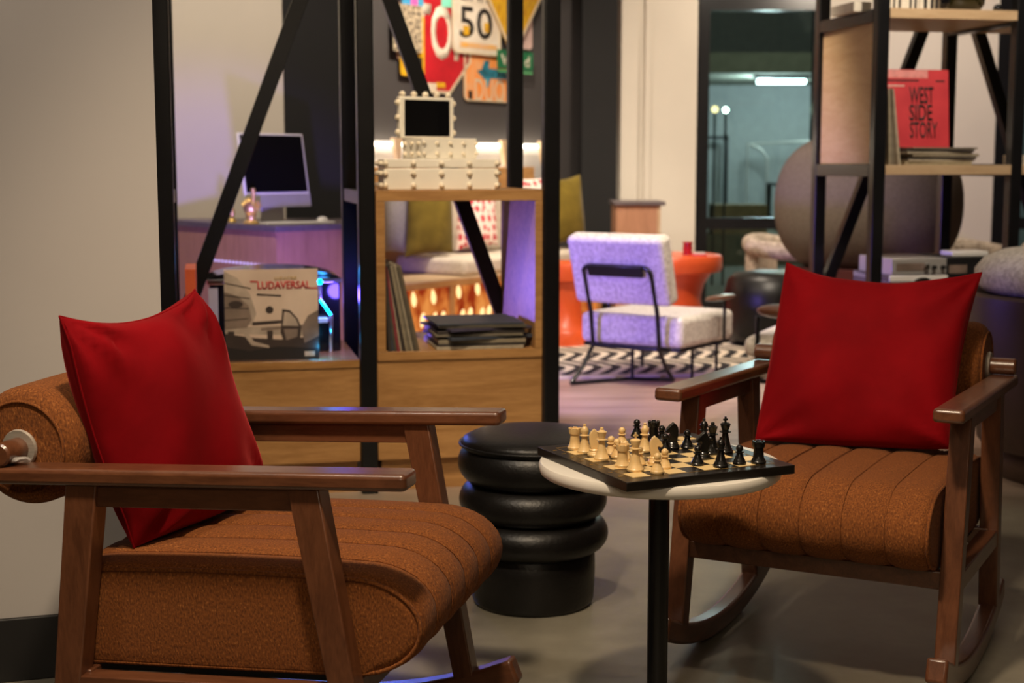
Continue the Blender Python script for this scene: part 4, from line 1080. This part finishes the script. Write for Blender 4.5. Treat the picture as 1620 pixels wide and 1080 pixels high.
# ------------------------------------------------------------------ painted traffic signs on the dark wall
def sign(label, off, poly, m, border=None, name='street_sign', th=.004):
    cx = sum(p[0] for p in poly) / len(poly); cz = sum(p[1] for p in poly) / len(poly)
    r = thing(name, label, 'sign', FS.w(cx, .775 - off, cz), FS.a)
    q = [(x - cx, z - cz) for x, z in poly]
    obj('sign_face', prism(bmesh.new(), q, 0, th), m, r)
    if border:
        w, bm_ = border; n = len(q); bm = bmesh.new()
        inn = [(x * (1 - w), z * (1 - w * .8)) for x, z in q]
        for i in range(n):
            j = (i + 1) % n
            prism(bm, [q[i], q[j], inn[j], inn[i]], -.0035, -.0002)
        obj('sign_border', bm, bm_, r)
    return r, cx, cz
WOFF = [0]
def wl(px, py): return FS.hit(px, py, .775 - WOFF[0])
def rrect(px0, py0, px1, py1, rad):
    (x0, z1), (x1, z0) = wl(px0, py0), wl(px1, py1)
    return rounded_poly([(x0, z0), (x1, z0), (x1, z1), (x0, z1)], rad, 4)
WOFF[0] = 0.02
cx, cz = wl(688, 57); Ro = .445
st, ox, oz = sign('red octagonal stop sign covered in stickers on the dark wall', .02, [(cx + Ro * math.cos(R(22.5 + 45 * k)), cz + Ro * math.sin(R(22.5 + 45 * k))) for k in range(8)], sign_red, (.06, sign_edge))
text('lettering', 'STOP', sign_white, st, 0, .03, .74, .40, -.0005, bold=.03)
for nm, a0, m_ in (('white_sticker', (664, 130, 690, 146), sign_white), ('yellow_sticker', (690, 130, 704, 139), sign_yellow)):
    (x0, z1), (x1, z0) = wl(*a0[:2]), wl(*a0[2:]); obj(nm, B((x0 - ox, -.0030, z0 - oz), (x1 - ox, -.0010, z1 - oz)), m_, st)
(x0, z1), (x1, z0) = wl(698, -12), wl(718, 13); obj('mint_sticker', B((x0 - ox, -.0045, z0 - oz), (x1 - ox, -.0020, z1 - oz)), sign_mint, st)
WOFF[0] = 0.05
sp_, ox, oz = sign('white rounded speed limit sign reading 50 on the dark wall', .05, rrect(715, -75, 792, 90, .06), sign_white, (.05, sign_edge))
(x0, z1), (x1, z0) = wl(727, 8), wl(779, 64)
text('lettering', '50', ink, sp_, (x0 + x1) / 2 - ox, (z0 + z1) / 2 - oz, x1 - x0, z1 - z0, -.0005, bold=.01)
text('lettering', 'LIMIT', ink, sp_, (x0 + x1) / 2 - ox, z1 + .09 - oz, (x1 - x0) * .9, .10, -.0005)
text('lettering', 'SPEED', ink, sp_, (x0 + x1) / 2 - ox, z1 + .23 - oz, (x1 - x0) * .9, .10, -.0005)
for q in ((733, 40, 742, 56), (766, 36, 773, 52)):
    (a0, c1), (a1, c0) = wl(*q[:2]), wl(*q[2:]); obj('yellow_paint', B((a0 - ox, -.0020, c0 - oz), (a1 - ox, -.0008, c1 - oz)), sign_yellow, sp_)
(a0, c1), (a1, c0) = wl(728, 66), wl(786, 80); obj('ochre_paint', B((a0 - ox, -.0020, c0 - oz), (a1 - ox, -.0012, c1 - oz)), mat('graffiti_ochre', (.80, .42, .08), .5, col2=(.70, .45, .28), vscale=12), sp_)
WOFF[0] = 0.02
og, ox, oz = sign('orange rounded sign with blue graffiti below the speed limit sign', .02, rrect(734, 78, 812, 163, .05), sign_orange, (.06, sign_edge))
(a0, c1), (a1, c0) = wl(757, 92), wl(806, 132)
obj('teal_graffiti', prism(bmesh.new(), [(wl(*p)[0] - ox, wl(*p)[1] - oz) for p in ((766, 96), (774, 96), (773, 108), (800, 112), (803, 126), (776, 124), (771, 140), (765, 124), (754, 112), (762, 110))], -.0020, -.0005), paint_teal, og)
text('lettering', 'DUO', sign_edge, og, (wl(746, 150)[0] + wl(802, 150)[0]) / 2 - ox, wl(770, 143)[1] - oz, .36, .17, -.0030)
(a0, c1), (a1, c0) = wl(741, 143), wl(747, 158); obj('black_paint_mark', B((a0 - ox, -.0020, c0 - oz), (a1 - ox, -.0005, c1 - oz)), ink, og)
WOFF[0] = 0.08
cx, cz = wl(812, -80); hx = wl(895, -80)[0] - cx; hz = cz - wl(812, 91)[1]
yd, ox, oz = sign('yellow diamond warning sign with dark graffiti beside the post', .08, rounded_poly([(cx - .62, cz), (cx, cz - hz), (cx + .62, cz), (cx, cz + hz)], .05), sign_yellow, (.05, sign_edge))
for k in range(4):
    x = -.16 + .10 * k; obj('graffiti_stroke', tube(bmesh.new(), smooth_path([(x, -.002, -.05), (x + .05, -.002, -.20), (x - .02, -.002, -.30), (x + .04, -.002, -.42 + .05 * abs(k - 1.5))], 5), .010, 5), ink, yd)
WOFF[0] = 0.03
pw, ox, oz = sign('pinkish white rounded sign partly hidden behind the black post', .03, rrect(800, -20, 842, 79, .04), mat('sign_pinkish', (.74, .52, .46), .5, var=.2, vscale=9))
WOFF[0] = 0.1
gs, ox, oz = sign('small green street name plate with white lettering', .10, rrect(787, 78, 843, 112, .008), sign_green)
text('lettering', 'Van  d', sign_white, gs, 0, -.005, .36, .085, -.0006, bold=.01)
obj('lower_trim', B((-.215, -.0015, -.098), (.215, 0, -.080)), mat('sign_green_pale', (.10, .42, .16), .45, var=.1), gs)
WOFF[0] = 0.07
qp, ox, oz = sign('speckled beige square plate at the left of the painted signs', .07, rrect(622, 4, 668, 84, .01), sign_speckle, (.03, sign_edge))
WOFF[0] = 0.045
yl, ox, oz = sign('yellow striped plate under the speckled plate', .045, rrect(633, 20, 672, 122, .03), sign_yellow)
(a0, c1), (a1, c0) = wl(654, 90), wl(668, 108); obj('black_sticker', B((a0 - ox, -.0020, c0 - oz), (a1 - ox, -.0005, c1 - oz)), ink, yl)
WOFF[0] = 0.05
bl_, ox, oz = sign('blue and pink painted plate above the speckled plate', .05, rrect(636, -40, 670, 12, .02), sign_blue)
(a0, c1), (a1, c0) = wl(650, -10), wl(661, 9); obj('pink_sticker', B((a0 - ox, -.0020, c0 - oz), (a1 - ox, -.0005, c1 - oz)), sign_pink, bl_)

# ------------------------------------------------------------------ lounge chair with tubular frame
def lounge_chair(loc, rz, label):
    r = thing('lounge_chair', label, 'chair', (*loc, 0), rz)
    obj('seat', B((-.325, -.30, .215), (.325, .33, .385)), boucle, r, bevel=.035, seg=4)
    Mb = Matrix.Translation((0, -.335, .46)) @ Matrix.Rotation(R(17), 4, 'X')
    obj('backrest', B((-.30, -.055, 0), (.30, .055, .385), Mb), boucle, r, bevel=.028, seg=4)
    seam = [(-.285, -.058, .015), (.285, -.058, .015), (.285, -.058, .37), (-.285, -.058, .37)]
    loop = [(-.21, -.345, .21), (-.21, -.37, .40), (-.21, -.435, .60)] + [(-.21 + .05 - .05 * math.cos(R(q)), -.455, .62 + .04 * math.sin(R(q))) for q in (20, 45, 70, 90)] + \
           [(.21 - .05 + .05 * math.cos(R(q)), -.455, .62 + .04 * math.sin(R(q))) for q in (90, 70, 45, 20)] + [(.21, -.435, .60), (.21, -.37, .40), (.21, -.345, .21)]
    obj('back_frame', tube(bmesh.new(), loop, .013, 10), black_metal, r, smooth=60)
    obj('back_bracket', B((-.17, -.006, 0), (.17, .012, .062), Matrix.Translation((0, -.462, .605)) @ Matrix.Rotation(R(17), 4, 'X')), black_metal, r, bevel=.004)
    seat_r = [(-.30, -.28, .205), (.30, -.28, .205), (.30, .30, .205), (-.30, .30, .205)]
    obj('seat_frame', tube(bmesh.new(), seat_r, .012, 8, closed=True), black_metal, r, smooth=60)
    obj('cross_rail', tube(bmesh.new(), [(-.21, -.345, .21), (.21, -.345, .21)], .012, 8), black_metal, r, smooth=60)
    obj('leg', tube(bmesh.new(), [(-.21, -.345, .21), (-.225, -.42, .10), (-.235, -.53, .012)], .012, 8), black_metal, r, smooth=60)
    obj('leg', tube(bmesh.new(), [(.21, -.345, .21), (.20, -.25, .10), (.165, -.10, .012)], .012, 8), black_metal, r, smooth=60)
    obj('floor_bar', tube(bmesh.new(), [(-.235, -.53, .012), (-.07, -.20, .012), (.165, -.10, .012)], .011, 8), black_metal, r, smooth=60)
    obj('leg', tube(bmesh.new(), [(-.04, -.20, .205), (-.04, -.20, .008)], .010, 8), black_metal, r, smooth=60)
    for x, y in ((.22, .02), (.23, .30), (-.25, .28)):
        obj('leg', tube(bmesh.new(), [(x, y, .21), (x, y, .004)], .010, 8), black_metal, r, smooth=60)
    for s in (-1, 1):
        obj('arm_post', tube(bmesh.new(), [(s * .30, .10, .205), (s * .36, .10, .215), (s * .375, .10, .24), (s * .375, .10, .46)], .010, 8), black_metal, r, smooth=60)
        bm = sphere(bmesh.new(), (s * .375, .05, .474), 1, 20, (.040, .17, .017)); obj('armrest', bm, walnut, r, smooth=70)
    return r
lounge_chair((.821, 8.10), R(-34.8), 'pale boucle lounge chair with black tube frame seen from behind')
ll = thing('lounge_bench', 'low lilac cushioned seat with wooden armrest behind the right armchair', 'seat', (1.37, 6.62, 0), R(-24))
obj('seat_pad', B((-.24, -.25, .33), (.20, .30, .43)), boucle, ll, bevel=.045, seg=4)
obj('lower_pad', B((-.225, -.25, .235), (.20, .30, .329)), boucle, ll, bevel=.045, seg=4)
obj('armrest', sphere(bmesh.new(), (-.06, -.20, .545), 1, 20, (.13, .07, .034)), walnut, ll, smooth=70)
obj('leg', tube(bmesh.new(), smooth_path([(-.17, -.24, .52), (-.17, -.26, .25), (-.17, -.27, .05), (-.14, -.26, .012), (.10, -.20, .012)], 5), .011, 8), black_metal, ll, smooth=60)
obj('leg', tube(bmesh.new(), [(.14, .25, .235), (.14, .25, .0)], .011, 8), black_metal, ll, smooth=60)
obj('frame_bar', tube(bmesh.new(), [(-.17, -.24, .225), (.16, -.24, .225), (.14, .25, .225), (-.19, .25, .225)], .011, 8, closed=True), black_metal, ll, smooth=60)

# ------------------------------------------------------------------ orange tables, rug
def spool(loc, rt, h, label):
    r = thing('pedestal_table', label, 'table', (*loc, 0), group='orange pedestal tables')
    obj('tabletop', lathe(bmesh.new(), [(0, h - .125), (rt * .85, h - .125), (rt * .97, h - .115), (rt, h - .09), (rt, h - .025), (rt * .97, h - .004), (rt * .9, h), (0, h)], 64), orange_pl, r, smooth=50)
    obj('pedestal', lathe(bmesh.new(), [(0, .0), (rt * .90, 0), (rt * .93, .02), (rt * .92, .10), (rt * .86, .115), (rt * .70, .16), (rt * .60, .25), (rt * .60, .30), (rt * .66, .38), (rt * .80, h - .126), (0, h - .126)], 64), orange_pl, r, smooth=50)
    return r
spool((.345, 9.60), .200, .56, 'orange pedestal table left of the lounge chair')
spool((1.11, 10.05), .362, .585, 'orange pedestal table holding the red glass behind the lounge chair')
cup = thing('red_tumbler', 'red glass tumbler on the orange table', 'glass', (at(1088, 385, 9.95).x, 9.95, .5855))
obj('tumbler_body', lathe(bmesh.new(), [(0, 0), (.034, 0), (.036, .01), (.030, .02), (.036, .05), (.030, .062), (.036, .09), (.033, .09), (0, .02)], 24), red_glass, cup, smooth=50)
tr = thing('game_tray', 'small tray with pale and red bits on the orange table', 'tray', (at(1106, 388, 9.85).x, 9.85, .5855))
obj('tray', B((-.05, -.04, 0), (.05, .04, .012)), red_print, tr, bevel=.003)
obj('contents', B((-.035, -.025, .0125), (.04, .03, .022)), paper, tr, bevel=.003)
rg = tag(obj('area_rug', B((-1.6, -.70, 0), (1.6, .70, .010)), rug_m), 'black and cream arch patterned rug under the lounge chair', 'rug')
rg.location = (1.75, 8.95, .001); rg.rotation_euler = (0, 0, R(8))

# ------------------------------------------------------------------ seats at the right rear
eg = thing('egg_chair', 'high round backed grey felt egg chair behind the right shelf', 'armchair', (2.16, 8.75, 0), R(-16))
bm = bmesh.new()
for k in range(25):
    ph = PI * k / 24
    for j in range(33):
        th = PI + PI * j / 32
        pw_ = lambda v, e: math.copysign(abs(v) ** e, v)
        bm.verts.new((.56 * pw_(math.sin(ph), .62) * math.cos(th), .40 * math.sin(ph) * math.sin(th), max(.50, .965 - .43 * pw_(math.cos(ph), .9))))
bm.verts.ensure_lookup_table()
for k in range(24):
    for j in range(32):
        a = k * 33 + j; bm.faces.new([bm.verts[i] for i in (a, a + 1, a + 34, a + 33)])
bmesh.ops.remove_doubles(bm, verts=bm.verts[:], dist=.0005)
sh = obj('shell', bm, grey_felt, eg, smooth=80)
so = sh.modifiers.new('solidify', 'SOLIDIFY'); so.thickness = .05; so.offset = -1
obj('seat_cushion', sphere(bmesh.new(), (0, .04, .66), 1, 28, (.44, .32, .11)), grey_felt, eg, smooth=70)
obj('base_skirt', lathe(bmesh.new(), [(0, .02), (.34, .02), (.40, .10), (.43, .42), (.42, .58), (0, .60)], 40, Matrix.Diagonal((1, .8, 1, 1))), maroon, eg, smooth=50)
lp = tag(obj('leather_pouf', lathe(bmesh.new(), [(0, 0), (.26, 0), (.30, .05), (.325, .16), (.325, .34), (.30, .44), (.25, .485), (.12, .50), (0, .50)], 56), leather, smooth=60, loc=(1.75, 9.62, 0)), 'round black leather pouf in front of the cream armchair', 'pouf')
def tub(loc, rz, label):
    r = thing('boucle_armchair', label, 'armchair', (*loc, 0), rz, 'cream boucle tub armchairs')
    obj('base', B((-.40, -.38, .05), (.40, .40, .30)), boucle_warm, r, bevel=.09, seg=5)
    obj('seat', B((-.37, -.40, .301), (.37, .32, .47)), boucle_warm, r, bevel=.07, seg=5)
    path = [(-.36, -.36, .38), (-.37, -.38, .52), (-.37, -.34, .63), (-.37, -.22, .665), (-.37, .05, .67), (-.34, .28, .69), (-.20, .40, .72), (0, .43, .73), (.20, .40, .72), (.34, .28, .69), (.37, .05, .67), (.37, -.22, .665), (.37, -.34, .63), (.37, -.38, .52), (.36, -.36, .38)]
    obj('arm_roll', tube(bmesh.new(), smooth_path(path, 4), .075, 14), boucle_warm, r, smooth=70)
    obj('back_pad', prism(bmesh.new(), [(-.30, .30), (.30, .30), (.30, .72), (-.30, .72)], .30, .42), boucle_warm, r, bevel=.04, seg=4)
    r.scale = (.86, .86, .86)
    for x in (-.30, .30):
        for y in (-.28, .30): obj('foot', B((x - .03, y - .03, 0), (x + .03, y + .03, .06)), black_plastic, r)
    return r
tub((2.17, 10.75), R(62), 'cream boucle tub armchair beyond the leather pouf')
tub((3.20, 9.75), R(20), 'cream boucle tub armchair seen through the right shelf')
tub((4.05, 10.1), R(15), 'cream boucle tub armchair at the right edge of the picture')
bar_ = thing('barrel_chair', 'brown leather barrel chair with boucle cushion at the right edge', 'armchair', (2.285, 5.50, 0))
obj('shell', lathe(bmesh.new(), [(0, .12), (.44, .12), (.455, .14), (.515, .66), (.515, .705), (.48, .715), (.46, .70), (0, .68)], 72), brown_leather, bar_, smooth=50)
obj('back_cushion', lathe(bmesh.new(), [(0, .716), (.45, .716), (.485, .75), (.485, .80), (.45, .845), (.38, .875), (.28, .88), (.20, .86), (0, .85)], 56), boucle, bar_, smooth=60)
obj('base_drum', lathe(bmesh.new(), [(0, 0), (.385, 0), (.395, .01), (.395, .105), (.38, .119), (0, .119)], 56), brown_leather, bar_, smooth=50)
cb = thing('side_cabinet', 'small oak cabinet with dark top against the cream wall', 'cabinet', (1.0, 11.15, 0))
obj('cabinet_body', B((-.21, -.25, 0), (.10, .30, .90)), ash, cb, bevel=.002)
obj('cabinet_side', B((.101, -.25, 0), (.125, .30, .90)), oak_pale, cb)
obj('cabinet_top', B((-.23, -.27, .901), (.16, .31, .93)), slate, cb, bevel=.002)

# ------------------------------------------------------------------ lights
def spot(loc, tgt, power, col, ang=70, blend=.6, rad=.06):
    l = bpy.data.lights.new('spotlight', 'SPOT'); l.energy = power; l.color = col; l.spot_size = R(ang); l.spot_blend = blend; l.shadow_soft_size = rad
    o = bpy.data.objects.new('aimed_spot', l); COL.objects.link(o); o.location = loc
    d = Vector(tgt) - Vector(loc); o.rotation_euler = d.to_track_quat('-Z', 'Y').to_euler(); return o
def point(loc, power, col, rad=.05):
    l = bpy.data.lights.new('lamp', 'POINT'); l.energy = power; l.color = col; l.shadow_soft_size = rad
    o = bpy.data.objects.new('glow_point', l); COL.objects.link(o); o.location = loc; return o
def area(loc, tgt, sx, sy, power, col):
    l = bpy.data.lights.new('panel', 'AREA'); l.shape = 'RECTANGLE'; l.size = sx; l.size_y = sy; l.energy = power; l.color = col
    o = bpy.data.objects.new('fill_panel', l); COL.objects.link(o); o.location = loc
    d = Vector(tgt) - Vector(loc); o.rotation_euler = d.to_track_quat('-Z', 'Y').to_euler(); return o
WARM = (1.0, .79, .55); WARM2 = (1.0, .85, .68)
spot((-.30, 1.55, 3.1), (.05, 3.0, .45), 270, WARM, 64, .7, .10)
spot((.70, 2.5, 3.15), (.80, 3.15, .45), 60, WARM, 36, .8, .08)  # extra overhead spot added to brighten the right armchair's seat
spot((-1.2, 1.9, 3.1), (-1.1, 3.3, 1.1), 72, (1.0, .87, .72), 95, .9)
spot((-.25, 3.7, 3.1), (-.2, 5.2, .8), 260, WARM, 70, .8)
spot((-1.9, 6.9, 3.1), (-2.0, 9.2, 1.2), 210, WARM2, 120, 1)
spot((.75, 6.9, 3.1), (.85, 8.2, .3), 330, WARM2, 75, .8)
spot((.9, 9.6, 3.1), (.9, 10.4, .3), 200, WARM2, 90, .8)
spot((1.6, 10.7, 3.15), (1.15, 12.0, 1.6), 80, WARM2, 80, .4)
spot((2.0, 5.5, 3.1), (2.1, 7.0, 1.5), 190, WARM2, 80, .8)
spot((3.0, 9.6, 3.1), (3.3, 12.0, 1.4), 270, WARM2, 110, .8)
spot((1.1, 7.3, 3.1), (1.75, 8.7, .9), 75, WARM2, 60, .8)  # extra spot added to light the left of the egg chair
spot((-.1, 9.0, 3.1), (-.3, 10.6, 1.6), 300, WARM2, 85, .8)
area((.3, 1.0, 3.2), (.3, 1.0, 0), 5, 4, 16, WARM)  # broad overhead fill, no fixture of the room
area((-.2, -1.6, 2.5), (.2, 3.0, .5), 1.6, .8, 20, WARM)  # soft frontal fill added behind the camera, no fixture of the room
spot((1.9, 4.5, 3.1), (2.25, 5.5, .85), 60, WARM2, 34, .8)  # weak spot added to brighten the barrel chair's cushion
area((.8, 8.0, 3.2), (.8, 8.0, 0), 6, 6, 36, WARM2)  # broad fill for the rear of the room, no fixture
VI = (.26, .17, 1.0)
vp = FL.w(-.30, 1.35, .62)  # unseen violet spots added low behind the console to spread its glow
spot(vp, (.75, 7.75, .50), 210, VI, 62, .5, .08)
spot(vp, FL.w(.62, .30, .70), 90, VI, 40, .6, .05)
spot(vp, (-1.62, 8.3, .50), 170, VI, 60, .6, .06)
spot(vp, (1.9, 6.9, .55), 70, (.16, .10, 1.0), 16, .5, .05)
point(tuple(FL.w(-.13, .14, .80)), 1, (.04, .32, 1.0), .02)
point(tuple(FL.w(-.165, .03, .545)), .6, (.02, .45, 1.0), .01)  # unseen cyan point added to tint the cabinet top
point(tuple(FL.w(-.085, .16, .72)), 3.2, (.14, .08, 1.0), .03)  # unseen violet point added for the cabinet top, posts and pouf edge
point((3.3, 18.9, 2.15), 75, (.80, .92, 1.0), .15)
point((4.4, 19.5, 2.15), 40, (.80, .92, 1.0), .15)
point((3.2, 15.5, 2.8), 60, (1.0, .97, .78), .2)  # unseen point added to light the soffit face outside
w = bpy.data.worlds.new('night'); S.world = w; w.use_nodes = True
w.node_tree.nodes['Background'].inputs['Color'].default_value = (.010, .011, .014, 1)
w.node_tree.nodes['Background'].inputs['Strength'].default_value = 1.0
S.view_settings.view_transform = 'Standard'; S.view_settings.look = 'None'; S.view_settings.gamma = 1; S.view_settings.use_curve_mapping = False
S.view_settings.exposure = 0.0
